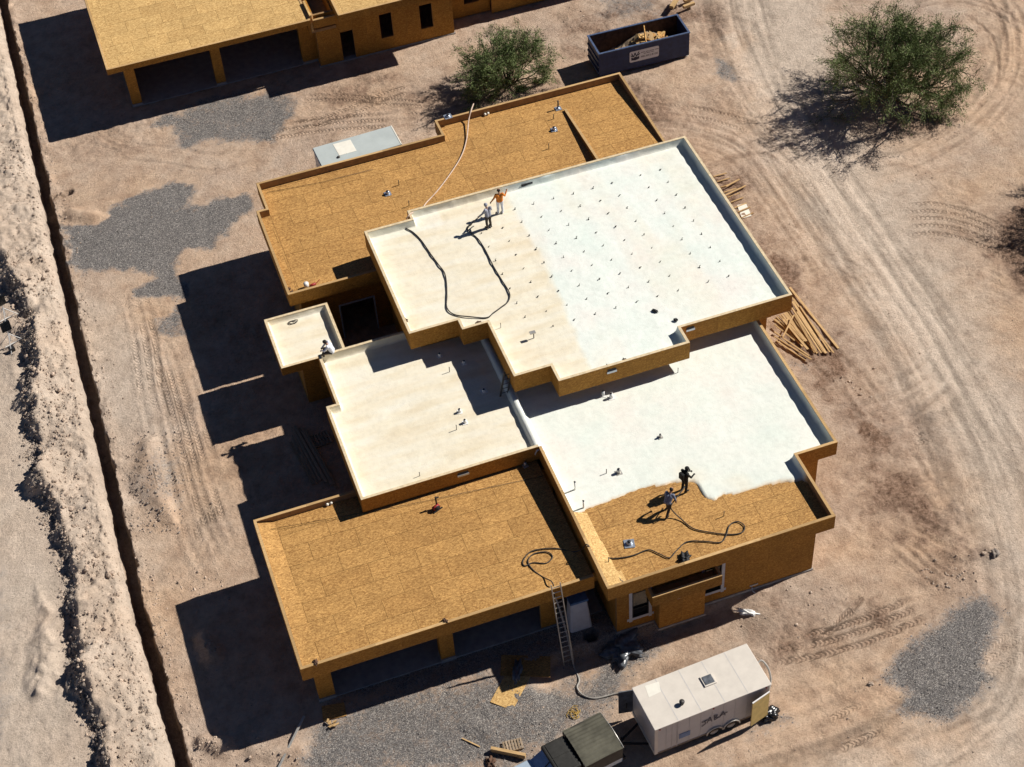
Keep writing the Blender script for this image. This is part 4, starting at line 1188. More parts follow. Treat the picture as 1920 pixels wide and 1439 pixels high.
# ------------------------------------------------------------------ trees
def tree(name, label, base, radius, height, ntip, nleaf, seed, leaf=(0.08, 0.24), lean=(0, 0)):
    R = np.random.RandomState(seed)
    z0 = gz(base[0], base[1])
    root = empty(name, (base[0], base[1], z0 - 0.03), 0, label, 'tree', 'desert trees')
    wood_ = MB(); tips = []
    def grow(p, d, L, r, depth):
        pts = [p]; q = p.copy(); dd = d.copy()
        n = 4
        for i in range(n):
            dd = dd + R.randn(3) * 0.16 + np.array([0, 0, 0.04 if depth < 2 else -0.02]); dd /= np.linalg.norm(dd)
            q = q + dd * L / n; q[2] = max(q[2], 0.12)
            pts.append(q.copy())
        rr = [r * (1 - 0.45 * i / n) for i in range(n + 1)]
        wood_.tube(pts, rr, 5 if depth > 1 else 7, cap=False)
        if depth >= 3:
            tips.append((pts, dd)); return
        k = R.randint(3, 5) if depth else R.randint(4, 6)
        for _ in range(k):
            i = R.randint(2, n + 1)
            a = dd + R.randn(3) * 0.55; a[2] += 0.08; a /= np.linalg.norm(a)
            grow(pts[i].copy(), a, L * R.uniform(0.55, 0.8), r * 0.5, depth + 1)
    for s in range(ntip):
        a = 2 * math.pi * (s + R.rand() * 0.8) / ntip
        el = R.uniform(0.35, 1.25)
        d = np.array([math.cos(a) * math.cos(el) + lean[0], math.sin(a) * math.cos(el) + lean[1], math.sin(el)]); d /= np.linalg.norm(d)
        reach = math.cos(el) * radius + math.sin(el) * height
        grow(np.array([R.randn() * 0.12, R.randn() * 0.12, 0.0]), d, reach * 0.44, 0.075 * height / 4, 0)
    link('trunk', wood_.mesh('trunk'), M_['bark'], root)
    # leaf sprays: small faces strung along the twigs
    per = max(6, nleaf // max(1, len(tips)))
    Ps = []; Ds = []; To = []
    for pts, d in tips:
        pts = np.array(pts); tone = R.rand()
        n_ = int(per * R.uniform(0.4, 1.7))
        t = R.rand(n_) * (len(pts) - 1) * 1.25
        i = np.minimum(t.astype(int), len(pts) - 2); f = (t - i)[:, None]
        base_p = pts[i] * (1 - f) + pts[i + 1] * f
        sp = R.randn(n_, 3) * 0.12 * (radius / 4) ** 0.4
        Ps.append(base_p + sp); Ds.append(np.tile(d, (n_, 1)) + R.randn(n_, 3) * 0.45)
        To.append(np.clip(tone * 0.6 + R.rand(n_) * 0.5, 0, 1))
    P = np.concatenate(Ps); D = np.concatenate(Ds); To = np.concatenate(To)
    P[:, 2] = np.maximum(P[:, 2], 0.05 + 0.2 * R.rand(len(P)))
    D /= np.linalg.norm(D, axis=1)[:, None]
    N = R.randn(len(P), 3); S = np.cross(D, N); S /= np.linalg.norm(S, axis=1)[:, None]
    l = R.uniform(leaf[0], leaf[1], len(P))[:, None]; w = l * 0.2
    V = np.stack([P - D * l * 0.5, P + S * w * 0.5, P + D * l * 0.5, P - S * w * 0.5], 1).reshape(-1, 3)
    me = bpy.data.meshes.new('crown')
    me.vertices.add(len(V)); me.vertices.foreach_set('co', V.astype(np.float32).ravel())
    nq = len(P); me.loops.add(nq * 4); me.polygons.add(nq)
    me.loops.foreach_set('vertex_index', np.arange(nq * 4, dtype=np.int32))
    me.polygons.foreach_set('loop_start', np.arange(0, nq * 4, 4, dtype=np.int32))
    me.update(calc_edges=True)
    a = me.attributes.new('tone', 'FLOAT', 'POINT'); a.data.foreach_set('value', np.repeat(To, 4).astype(np.float32))
    link('crown', me, M_['leaf'], root)
    return root
b1 = at(948, 160); tree('palo_verde_tree', 'small bushy green tree beside the dumpster behind the house', (b1.x, b1.y), 2.6, 3.9, 15, 34000, 3)
b2 = at(1672, 178); tree('palo_verde_tree', 'large spreading green tree inside the loop of the dirt track', (b2.x, b2.y), 4.8, 5.3, 20, 70000, 8)
b3 = at(1905, 468); tree('palo_verde_tree', 'green tree whose shadow darkens the brown soil beside the road', (b3.x + 6.1, b3.y + 0.4), 3.2, 4.8, 15, 36000, 21)

# ------------------------------------------------------------------ dumpster
A = at(1103, 68, 2.0); Bc = at(1123, 103, 2.0); Cc = at(1293, 62, 2.0)
dirx = (Cc - Bc); ang = math.atan2(dirx.y, dirx.x); DL = dirx.length; DW = (A - Bc).length
dz = gz(Bc.x + 2, Bc.y + 1)
dm = empty('dumpster', (Bc.x, Bc.y, dz), ang, 'dark blue open-top roll-off dumpster with white sign on its side', 'dumpster')
def part(name, mat, par, *boxes):
    b = MB()
    for q in boxes: b.box(*q)
    return b.build(name, mat, par, world=False)
t = 0.06; zb, zt = 0.18, 2.0
part('floor', M_['rust'], dm, (0.02, DL - 0.02, 0.02, DW - 0.02, zb, zb + 0.06))
part('side_wall', M_['navy'], dm, (0, DL, 0, t, zb, zt)); part('side_wall', M_['navy'], dm, (0, DL, DW - t, DW, zb, zt))
part('inner_lining', M_['rust'], dm, (t, DL - t, DW - t - 0.01, DW - t - 0.002, zb + 0.07, zt - 0.02))
part('end_wall', M_['navy'], dm, (0, t, t, DW - t, zb, zt)); part('end_wall', M_['navy'], dm, (DL - t, DL, t, DW - t, zb, zt))
for q in ((-0.04, DL + 0.04, -0.04, 0.09, zt, zt + 0.07), (-0.04, DL + 0.04, DW - 0.09, DW + 0.04, zt, zt + 0.07), (-0.04, 0.09, 0.091, DW - 0.091, zt, zt + 0.07), (DL - 0.09, DL + 0.04, 0.091, DW - 0.091, zt, zt + 0.07)):
    part('rim', M_['navyedge'], dm, q)
for k in range(3):
    part('end_rib', M_['navyedge'], dm, (-0.07, -0.002, 0.05, DW - 0.05, 0.4 + k * 0.5, 0.52 + k * 0.5))
part('skid', M_['navy'], dm, (0.1, DL - 0.5, 0.5, 0.65, 0.0, zb - 0.002)); part('skid', M_['navy'], dm, (0.1, DL - 0.5, DW - 0.65, DW - 0.5, 0.0, zb - 0.002))
for k in range(2):
    b = MB(); b.tube([(0.3 if k else DL - 0.4, 0.45, 0.1), (0.3 if k else DL - 0.4, 0.7, 0.1)], 0.1, 10); b.build('roller', M_['navyedge'], dm, world=False)
# sign
sx0, sx1, sz0, sz1 = DL * 0.335, DL * 0.66, 0.72, 1.60
b = MB(); r_ = 0.12; poly = []
for cx_, cz_, a0 in ((sx1 - r_, sz0 + r_, -90), (sx1 - r_, sz1 - r_, 0), (sx0 + r_, sz1 - r_, 90), (sx0 + r_, sz0 + r_, 180)):
    for k in range(5):
        a = math.radians(a0 + k * 22.5); poly.append((cx_ + r_ * math.cos(a), cz_ + r_ * math.sin(a)))
n = len(poly); b.add([(x, -0.004, z) for x, z in poly] + [(x, -0.016, z) for x, z in poly], [tuple(range(n)), tuple(range(2 * n - 1, n - 1, -1))] + [(i, i + n, (i + 1) % n + n, (i + 1) % n) for i in range(n)])
sg = b.build('sign', M_['signgrey'], dm, world=False)
def flatpoly(pts, name, par, mat, y=-0.020):
    b = MB(); n = len(pts)
    b.add([(x, y, z) for x, z in pts] + [(x, y + 0.003, z) for x, z in pts], [tuple(range(n)), tuple(range(2 * n - 1, n - 1, -1))] + [(i, i + n, (i + 1) % n + n, (i + 1) % n) for i in range(n)])
    return b.build(name, mat, par, world=False)
lx, lz = sx0 + 0.12, sz0 + 0.12                                 # emblem: a container with a W bursting out of it
flatpoly([(lx, lz + 0.05), (lx + 0.29, lz), (lx + 0.58, lz + 0.07), (lx + 0.58, lz + 0.30), (lx + 0.43, lz + 0.24), (lx + 0.29, lz + 0.30), (lx + 0.15, lz + 0.22), (lx, lz + 0.30)], 'emblem', sg, M_['signink'])
for (xa, za, xb, zb_) in ((0.02, 0.62, 0.17, 0.30), (0.17, 0.30, 0.27, 0.62), (0.27, 0.62, 0.38, 0.30), (0.38, 0.30, 0.56, 0.66), (-0.03, 0.46, 0.10, 0.33), (0.48, 0.36, 0.62, 0.50)):
    d_ = Vector((xb - xa, zb_ - za)).normalized(); nx_, nz_ = -d_.y * 0.035, d_.x * 0.035
    flatpoly([(lx + xa + nx_, lz + za + nz_), (lx + xa - nx_, lz + za - nz_), (lx + xb - nx_, lz + zb_ - nz_), (lx + xb + nx_, lz + zb_ + nz_)], 'emblem_stroke', sg, M_['signink'], -0.0235)
def text3d(body, size, par, loc, rot, mat, name='lettering', ext=0.002, space=1.0):
    c = bpy.data.curves.new(name, 'FONT'); c.body = body; c.size = size; c.extrude = ext; c.space_character = space; c.resolution_u = 2
    o = bpy.data.objects.new('tmp_text', c); COL.objects.link(o)
    me = bpy.data.meshes.new_from_object(o); COL.objects.unlink(o); bpy.data.objects.remove(o)
    me.materials.clear(); me.materials.append(mat)
    q = link(name, me, None, par, loc); q.rotation_euler = rot
    return q
text3d('480.893.8100', 0.225, sg, (lx + 0.68, -0.021, lz + 0.10), (math.pi / 2, 0, 0), M_['signink'], ext=0.003, space=1.02)
x_ = lx + 0.70
for row, zz in ((0, lz + 0.50), (1, lz + 0.38)):
    x_ = lx + (0.70 if row == 0 else 0.9)
    for wd in ((0.30, 0.22, 0.34, 0.28) if row == 0 else (0.16, 0.28, 0.2)):
        flatpoly([(x_, zz), (x_ + wd, zz), (x_ + wd, zz + 0.045), (x_, zz + 0.045)], 'small_print', sg, M_['inkgrey']); x_ += wd + 0.05
# scraps heaped inside, each its own board
ca, sa = math.cos(ang), math.sin(ang)
def dloc(x, y, z): return (Bc.x + x * ca - y * sa, Bc.y + x * sa + y * ca, dz + z)
Rs = random.Random(4)
for k in range(46):
    u = Rs.random(); x = 0.5 + (DL - 1.7) * u; y = Rs.uniform(0.3, DW - 0.7)
    hgt = 0.5 + 1.15 * math.exp(-((x - DL * 0.62) / 1.7) ** 2) + Rs.uniform(-0.1, 0.22)
    L_, w_ = Rs.uniform(0.35, 1.2), Rs.uniform(0.12, 0.5)
    if k == 0: x, y, hgt, L_, w_ = DL * 0.56, DW * 0.42, 2.0, 1.5, 0.12
    b = MB(); h_ = 0.014 if w_ > 0.2 else 0.035
    if w_ > 0.2:
        pp = [(-L_ / 2, -w_ / 2), (L_ / 2 * Rs.uniform(.5, 1), -w_ / 2 * Rs.uniform(.3, 1)), (L_ / 2, w_ / 2 * Rs.uniform(.2, 1)), (-L_ / 2 * Rs.uniform(.4, 1), w_ / 2)]
        b.prism(pp, -h_, h_)
    else: b.box(-L_ / 2, L_ / 2, -w_ / 2, w_ / 2, -h_, h_)
    o = link('wood_scrap', b.mesh('wood_scrap'), Rs.choice([M_['lumber'], M_['deck_pale'], M_['lumber'], M_['deck']]), None, dloc(x, y, hgt))
    o.rotation_euler = (Rs.uniform(-0.5, 0.5), Rs.uniform(-0.6, 0.6), Rs.uniform(0, 6.28)) if k else (0.9, -0.35, 1.3)
    tag(o, 'long pale stick standing up from the heap in the dumpster' if k == 0 else ('ragged board offcut lying in the dumpster' if w_ > 0.2 else 'narrow lumber offcut lying in the dumpster'), 'scrap wood', 'scrap wood heaped in the dumpster')
# the heap below the offcuts
b = MB(); V = []; F = []
nx_, ny_ = 26, 10
for j in range(ny_ + 1):
    for i in range(nx_ + 1):
        x = 0.09 + (DL - 0.18) * i / nx_; y = 0.09 + (DW - 0.18) * j / ny_
        V.append(dloc(x, y, 0.30 + 1.05 * math.exp(-((x - DL * 0.6) / 1.8) ** 2) * (1 if x < DL - 1.3 else max(0.0, (DL - x) / 1.3)) + Rs.uniform(-0.09, 0.09)))
for j in range(ny_):
    for i in range(nx_):
        a = j * (nx_ + 1) + i; F.append((a, a + 1, a + nx_ + 2, a + nx_ + 1))
b.add(V, F); o = b.thing('scrap_heap', M_['lumber_old'], 'jumbled sawdust and small waste filling the dumpster', 'waste', None, 'stuff')

# ------------------------------------------------------------------ trailers
def wheel(par, x, y, z, r=0.34, w=0.2, side=-1, name='wheel'):
    b = MB()
    prof = [(0.62, -0.5), (0.86, -0.5), (0.98, -0.38), (1.0, 0.0), (0.98, 0.38), (0.86, 0.5), (0.62, 0.5)]
    n = 22; V = []; F = []
    for k in range(n):
        a = 2 * math.pi * k / n
        for (pr, pw) in prof: V.append((x + r * pr * math.cos(a), y + pw * w, z + r * pr * math.sin(a)))
    m_ = len(prof)
    for k in range(n):
        for j in range(m_ - 1): F.append((k * m_ + j, k * m_ + j + 1, ((k + 1) % n) * m_ + j + 1, ((k + 1) % n) * m_ + j))
    b.add(V, F, 0, True); wh = b.build(name, M_['tyre'], par, world=False)
    b = MB(); b.tube([(x, y - w * 0.36, z), (x, y + w * 0.36, z)], r * 0.63, 18, smooth=False)
    b.tube([(x, y + side * w * 0.46, z), (x, y + side * w * 0.3, z)], r * 0.2, 10, smooth=False)
    b.build('rim', M_['rim'], wh, world=False)
    return wh
c0 = at(1228, 1369, 2.62); c1 = at(1442, 1284.5, 2.62); c3 = at(1185, 1290.5, 2.62)
tax = c1 - c0; tang = math.atan2(tax.y, tax.x); TL = 6.05; TW = 2.5
tz0 = gz(c0.x + 3, c0.y + 1)
tr = empty('cargo_trailer', (c0.x, c0.y, tz0), tang, 'white enclosed cargo trailer with scrawled graffiti and open doors', 'trailer')
H0, H1 = 0.42, 2.58
o = part('body', M_['trgrey'], tr, (0.02, TL - 0.02, 0.02, TW - 0.02, H0, H1)); bevel(o, 0.05, 3)
o = part('roof', M_['trwhite'], tr, (-0.02, TL + 0.02, -0.02, TW + 0.02, H1 - 0.01, H1 + 0.05)); bevel(o, 0.045, 3)
for x in (0.0, 0.9, 1.15):
    part('corner_trim' if x == 0 else 'panel_seam', M_['trwhite'] if x == 0 else M_['trgrey'], tr, (x - 0.005, x + (0.16 if x == 0 else 0.02), -0.006, 0.03, H0, H1 - 0.02))
part('lower_trim', M_['lumber_old'], tr, (0.17, TL - 0.02, -0.004, 0.03, H0, H0 + 0.07))
part('front_trim', M_['patch'], tr, (-0.006, 0.03, 0.02, TW - 0.02, H0, H0 + 0.22))
part('label', M_['blue'], tr, (1.28, 1.85, -0.006, 0.02, 0.98, 1.36))
part('roof_hatch', M_['trwhite'], tr, (3.15, 3.75, 1.1, 1.7, H1 + 0.05, H1 + 0.12))
part('hatch_dome', M_['plastic'], tr, (3.22, 3.68, 1.17, 1.63, H1 + 0.12, H1 + 0.15))
b = MB(); b.tube([(1.75, 0.75, H1 + 0.05), (1.75, 0.75, H1 + 0.2)], 0.09, 10); b.tube([(1.75, 0.75, H1 + 0.2), (1.75, 0.75, H1 + 0.28)], 0.13, 10); b.build('roof_vent', M_['pipe'], tr, world=False)
part('undercarriage', M_['black'], tr, (0.3, TL - 0.2, 0.4, TW - 0.4, 0.3, H0))
for x in (3.15, 4.05):
    for y, s in ((0.10, -1), (TW - 0.10, 1)): wheel(tr, x, y, 0.34, 0.35, 0.22, s)
for x in (3.15, 4.05):                                             # mud guards over the wheels
    b = MB(); V = []; F = []; n = 12
    for k in range(n + 1):
        a = math.pi * k / n
        for y in (-0.07, 0.03):
            V.append((x + 0.45 * math.cos(a), y, 0.36 + 0.43 * math.sin(a))); V.append((x + 0.40 * math.cos(a), y, 0.36 + 0.38 * math.sin(a)))
    for k in range(n):
        a = k * 4; F += [(a, a + 2, a + 6, a + 4), (a, a + 4, a + 5, a + 1), (a + 1, a + 5, a + 7, a + 3), (a + 2, a + 3, a + 7, a + 6)]
    b.add(V, F, 0, True); b.build('fender', M_['alu'], tr, world=False)
    b = MB(); pts_ = [(x + 0.395 * math.cos(math.pi * k / 12), 0.36 + 0.375 * math.sin(math.pi * k / 12)) for k in range(13)]
    b.add([(px_, 0.0175, pz_) for px_, pz_ in pts_], [tuple(range(13))]); b.build('wheel_well', M_['black'], tr, world=False)
b = MB()                                                           # drawbar to the truck
b.bar((0.1, 0.6, 0.42), (-1.3, TW / 2, 0.45), 0.08, 0.12); b.bar((0.1, TW - 0.6, 0.42), (-1.3, TW / 2, 0.45), 0.08, 0.12); b.tube([(-1.15, TW / 2, 0.1), (-1.15, TW / 2, 0.85)], 0.04, 8)
b.build('drawbar', M_['black'], tr, world=False)
# side door standing open at the front, rear door swung out
b = MB(); b.bar((0.06, TW + 0.03, 1.45), (-0.62, TW + 0.20, 1.45), 0.05, 1.85); d_ = b.build('door', M_['plastic'], tr, world=False)
b = MB(); b.bar((-0.25, TW + 0.055, 1.35), (-0.27, TW + 0.06, 1.0), 0.03, 0.05); b.build('handle', M_['black'], d_, world=False)
def tl(p):
    d_ = p - Vector((c0.x, c0.y, 0)); return (d_.x * math.cos(tang) + d_.y * math.sin(tang), -d_.x * math.sin(tang) + d_.y * math.cos(tang))
ha, hb = tl(at(1443, 1297, 2.42)), tl(at(1411, 1319, 2.42))
b = MB(); b.bar((ha[0], ha[1], 1.42), (hb[0], hb[1], 1.42), 0.05, 1.96); b.build('door', M_['ply'], tr, world=False)
b = MB(); b.bar((ha[0], ha[1], 2.43), (hb[0], hb[1], 2.43), 0.06, 0.05); b.build('door_edge', M_['pvc'], tr, world=False)
for k in range(1, 10):                                             # riveted side panels and roof seams
    x = 0.6 * k
    part('panel_seam', M_['trgrey'], tr, (x - 0.012, x + 0.012, -0.003, 0.021, H0 + 0.08, H1 - 0.03))
for k in range(1, 5): part('roof_seam', M_['trgrey'], tr, (TL * k / 5 - 0.02, TL * k / 5 + 0.02, 0.02, TW - 0.02, H1 + 0.045, H1 + 0.054))
for x in (0.25, TL / 2, TL - 0.25): part('marker_lamp', M_['red'], tr, (x - 0.04, x + 0.04, -0.03, 0.01, H1 - 0.12, H1 - 0.08))
for y in (0.3, TW - 0.3): part('tail_lamp', M_['red'], tr, (TL - 0.021, TL + 0.01, y - 0.06, y + 0.06, 0.6, 0.72))
b = MB(); b.prism([(0.5, 1.7), (1.15, 1.75), (1.3, 2.3), (0.6, 2.35)], H1 + 0.0505, H1 + 0.056); b.build('roof_patch', M_['patch'], tr, world=False)
# sprayed lettering J A B A with a line through it
def stroke(pts, par, w=0.055, y=-0.012, mat=None):
    b = MB()
    for (xa, za), (xb, zb_) in zip(pts[:-1], pts[1:]): b.bar((xa, y, za), (xb, y, zb_), 0.008, w, up=(0, 0, 1)) if abs(xb - xa) > abs(zb_ - za) else b.bar((xa, y, za), (xb, y, zb_), w, 0.008, up=(0, 1, 0))
    return b.build('lettering', mat or M_['inkgrey'], par, world=False)
gx0, gz0 = 2.45, 1.42
stroke([(gx0, gz0 - 0.12), (gx0 + 0.18, gz0 - 0.02), (gx0 + 0.16, gz0 + 0.26)], tr)
stroke([(gx0 - 0.02, gz0 + 0.22), (gx0 + 0.3, gz0 + 0.30)], tr)
stroke([(gx0 + 0.26, gz0), (gx0 + 0.42, gz0 + 0.42), (gx0 + 0.52, gz0)], tr); stroke([(gx0 + 0.3, gz0 + 0.14), (gx0 + 0.52, gz0 + 0.18)], tr)
stroke([(gx0 + 0.66, gz0 + 0.02), (gx0 + 0.64, gz0 + 0.42), (gx0 + 0.82, gz0 + 0.36), (gx0 + 0.66, gz0 + 0.22), (gx0 + 0.88, gz0 + 0.12), (gx0 + 0.66, gz0 + 0.02)], tr)
stroke([(gx0 + 0.92, gz0 + 0.06), (gx0 + 1.10, gz0 + 0.46), (gx0 + 1.22, gz0 + 0.08)], tr); stroke([(gx0 + 0.95, gz0 + 0.18), (gx0 + 1.34, gz0 + 0.28)], tr)

# grey trailer behind the house
k0 = at(603, 312, 2.25); k1 = at(752, 269, 2.25)
ax_ = k1 - k0; gang = math.atan2(ax_.y, ax_.x)
g2 = empty('cargo_trailer', (k0.x, k0.y - 0.15, gz(k0.x, k0.y)), gang, 'grey enclosed trailer with white roof patch parked behind the house', 'trailer')
GL, GW = 5.35, 2.1
o = part('body', M_['trgrey'], g2, (0.02, GL - 0.02, 0.02, GW - 0.02, 0.35, 2.2)); bevel(o, 0.08, 3)
o = part('roof', M_['tankgrey'], g2, (0, GL, 0, GW, 2.19, 2.25)); bevel(o, 0.05, 3)
part('roof_edge', M_['patch'], g2, (GL - 0.05, GL + 0.02, 0.02, GW - 0.02, 2.20, 2.27)); part('roof_edge', M_['navyedge'], g2, (-0.02, 0.06, 0.05, GW - 0.05, 2.14, 2.22))
b = MB(); b.prism([(1.35, 0.62), (2.5, 0.60), (2.48, 1.85), (1.30, 1.88)], 2.251, 2.262); b.build('roof_patch', M_['patch'], g2, world=False)
b = MB(); b.tube([(1.25, 0.48, 2.25), (1.25, 0.48, 2.31)], 0.10, 12); b.build('roof_vent', M_['pipe'], g2, world=False)
b = MB(); b.bar((0.05, 0.4, 0.42), (-1.0, GW / 2, 0.45), 0.08, 0.1); b.bar((0.05, GW - 0.4, 0.42), (-1.0, GW / 2, 0.45), 0.08, 0.1); b.tube([(-0.85, GW / 2, 0.1), (-0.85, GW / 2, 0.9)], 0.04, 8); b.build('drawbar', M_['black'], g2, world=False)
for x in (2.5, 3.3):
    for y, s in ((0.08, -1), (GW - 0.08, 1)): wheel(g2, x, y, 0.33, 0.33, 0.2, s)

# ------------------------------------------------------------------ pickup with a canvas bed cover
q0 = at(1122, 1332, 1.95); q1 = at(1013, 1386, 1.95); q2 = at(1169, 1404, 1.95)
fw = (q1 - q0); tang2 = math.atan2(-fw.y, -fw.x)              # local +x points to the tail
rear = at(1146, 1368, 1.95)
tk = empty('pickup_truck', (rear.x, rear.y, gz(rear.x, rear.y)), tang2, 'pale blue pickup truck with ribbed dark canvas cover beside the white trailer', 'pickup truck')
HW = 1.02
o = part('body', M_['truckpaint'], tk, (-5.35, 0.05, -HW, HW, 0.5, 1.02)); bevel(o, 0.09, 3)
o = part('hood', M_['truckpaint'], tk, (-5.3, -3.85, -HW + 0.06, HW - 0.06, 1.0, 1.18)); bevel(o, 0.08, 3)
b = MB()                                                           # windscreen, painted blue for the sky it reflects
b.add([(-3.95, -0.86, 1.14), (-3.95, 0.86, 1.14), (-3.28, 0.76, 1.78), (-3.28, -0.76, 1.78)], [(0, 3, 2, 1)])
b.build('windscreen', M_['blue'], tk, world=False)
b = MB(); b.bar((-3.96, 0, 1.15), (-3.27, 0, 1.80), 0.05, 0.02); b.build('wiper', M_['black'], tk, world=False)
o = part('cab', M_['canvasdark'], tk, (-3.30, -2.05, -0.92, 0.92, 1.0, 1.86)); bevel(o, 0.10, 3)
for y0, y1 in ((-0.80, -0.02), (0.02, 0.80)):
    o = part('roof_panel', M_['canvasdark'], tk, (-3.12, -2.25, y0, y1, 1.855, 1.885)); bevel(o, 0.02, 2)
# ribbed canvas: shallow vault with battens along its length
b = MB(); V = []; F = []; NY, NX = 44, 10
for i in range(NX + 1):
    x = -2.02 + 2.02 * i / NX
    for j in range(NY + 1):
        s_ = -1 + 2 * j / NY
        y = s_ * 1.10; zc = 1.98 - 0.13 * abs(s_) ** 3 + 0.05 * (0.5 + 0.5 * math.sin(j * 2 * math.pi / 4.0)) + 0.02 * math.sin(x * 3 + y * 2) 
        V.append((x, y, zc))
for i in range(NX):
    for j in range(NY):
        a = i * (NY + 1) + j; F.append((a, a + NY + 1, a + NY + 2, a + 1))
b.add(V, F); b.build('canvas_cover', M_['canvas'], tk, world=False)
for s_ in (-1, 1):
    o = part('canvas_side', M_['canvasdark'], tk, (-2.02, 0.0, s_ * 1.05 - 0.03, s_ * 1.05 + 0.03, 1.0, 1.86))
part('canvas_end', M_['canvasdark'], tk, (-0.02, 0.02, -1.04, 1.04, 1.0, 1.9)); part('canvas_front', M_['canvasdark'], tk, (-2.03, -1.99, -1.04, 1.04, 1.0, 1.9))
b = MB(); b.tube([(0.04, -1.08, 1.85), (0.05, 0.0, 1.97), (0.04, 1.08, 1.85)], 0.025, 6); b.build('cover_hoop', M_['alu'], tk, world=False)
part('bumper', M_['black'], tk, (0.06, 0.22, -0.95, 0.95, 0.5, 0.68)); part('bumper', M_['black'], tk, (-5.5, -5.36, -0.95, 0.95, 0.48, 0.68))
part('side_window', M_['glass'], tk, (-3.15, -2.2, -0.93, -0.921, 1.2, 1.68)); part('side_window', M_['glass'], tk, (-3.15, -2.2, 0.921, 0.93, 1.2, 1.68))
for s_ in (-0.7, 0.7): part('headlight', M_['pvc'], tk, (-5.37, -5.352, s_ - 0.15, s_ + 0.15, 0.78, 0.94))
for x in (-4.5, -0.95):
    for y, s in ((-0.9, -1), (0.9, 1)): wheel(tk, x, y, 0.38, 0.38, 0.26, s)
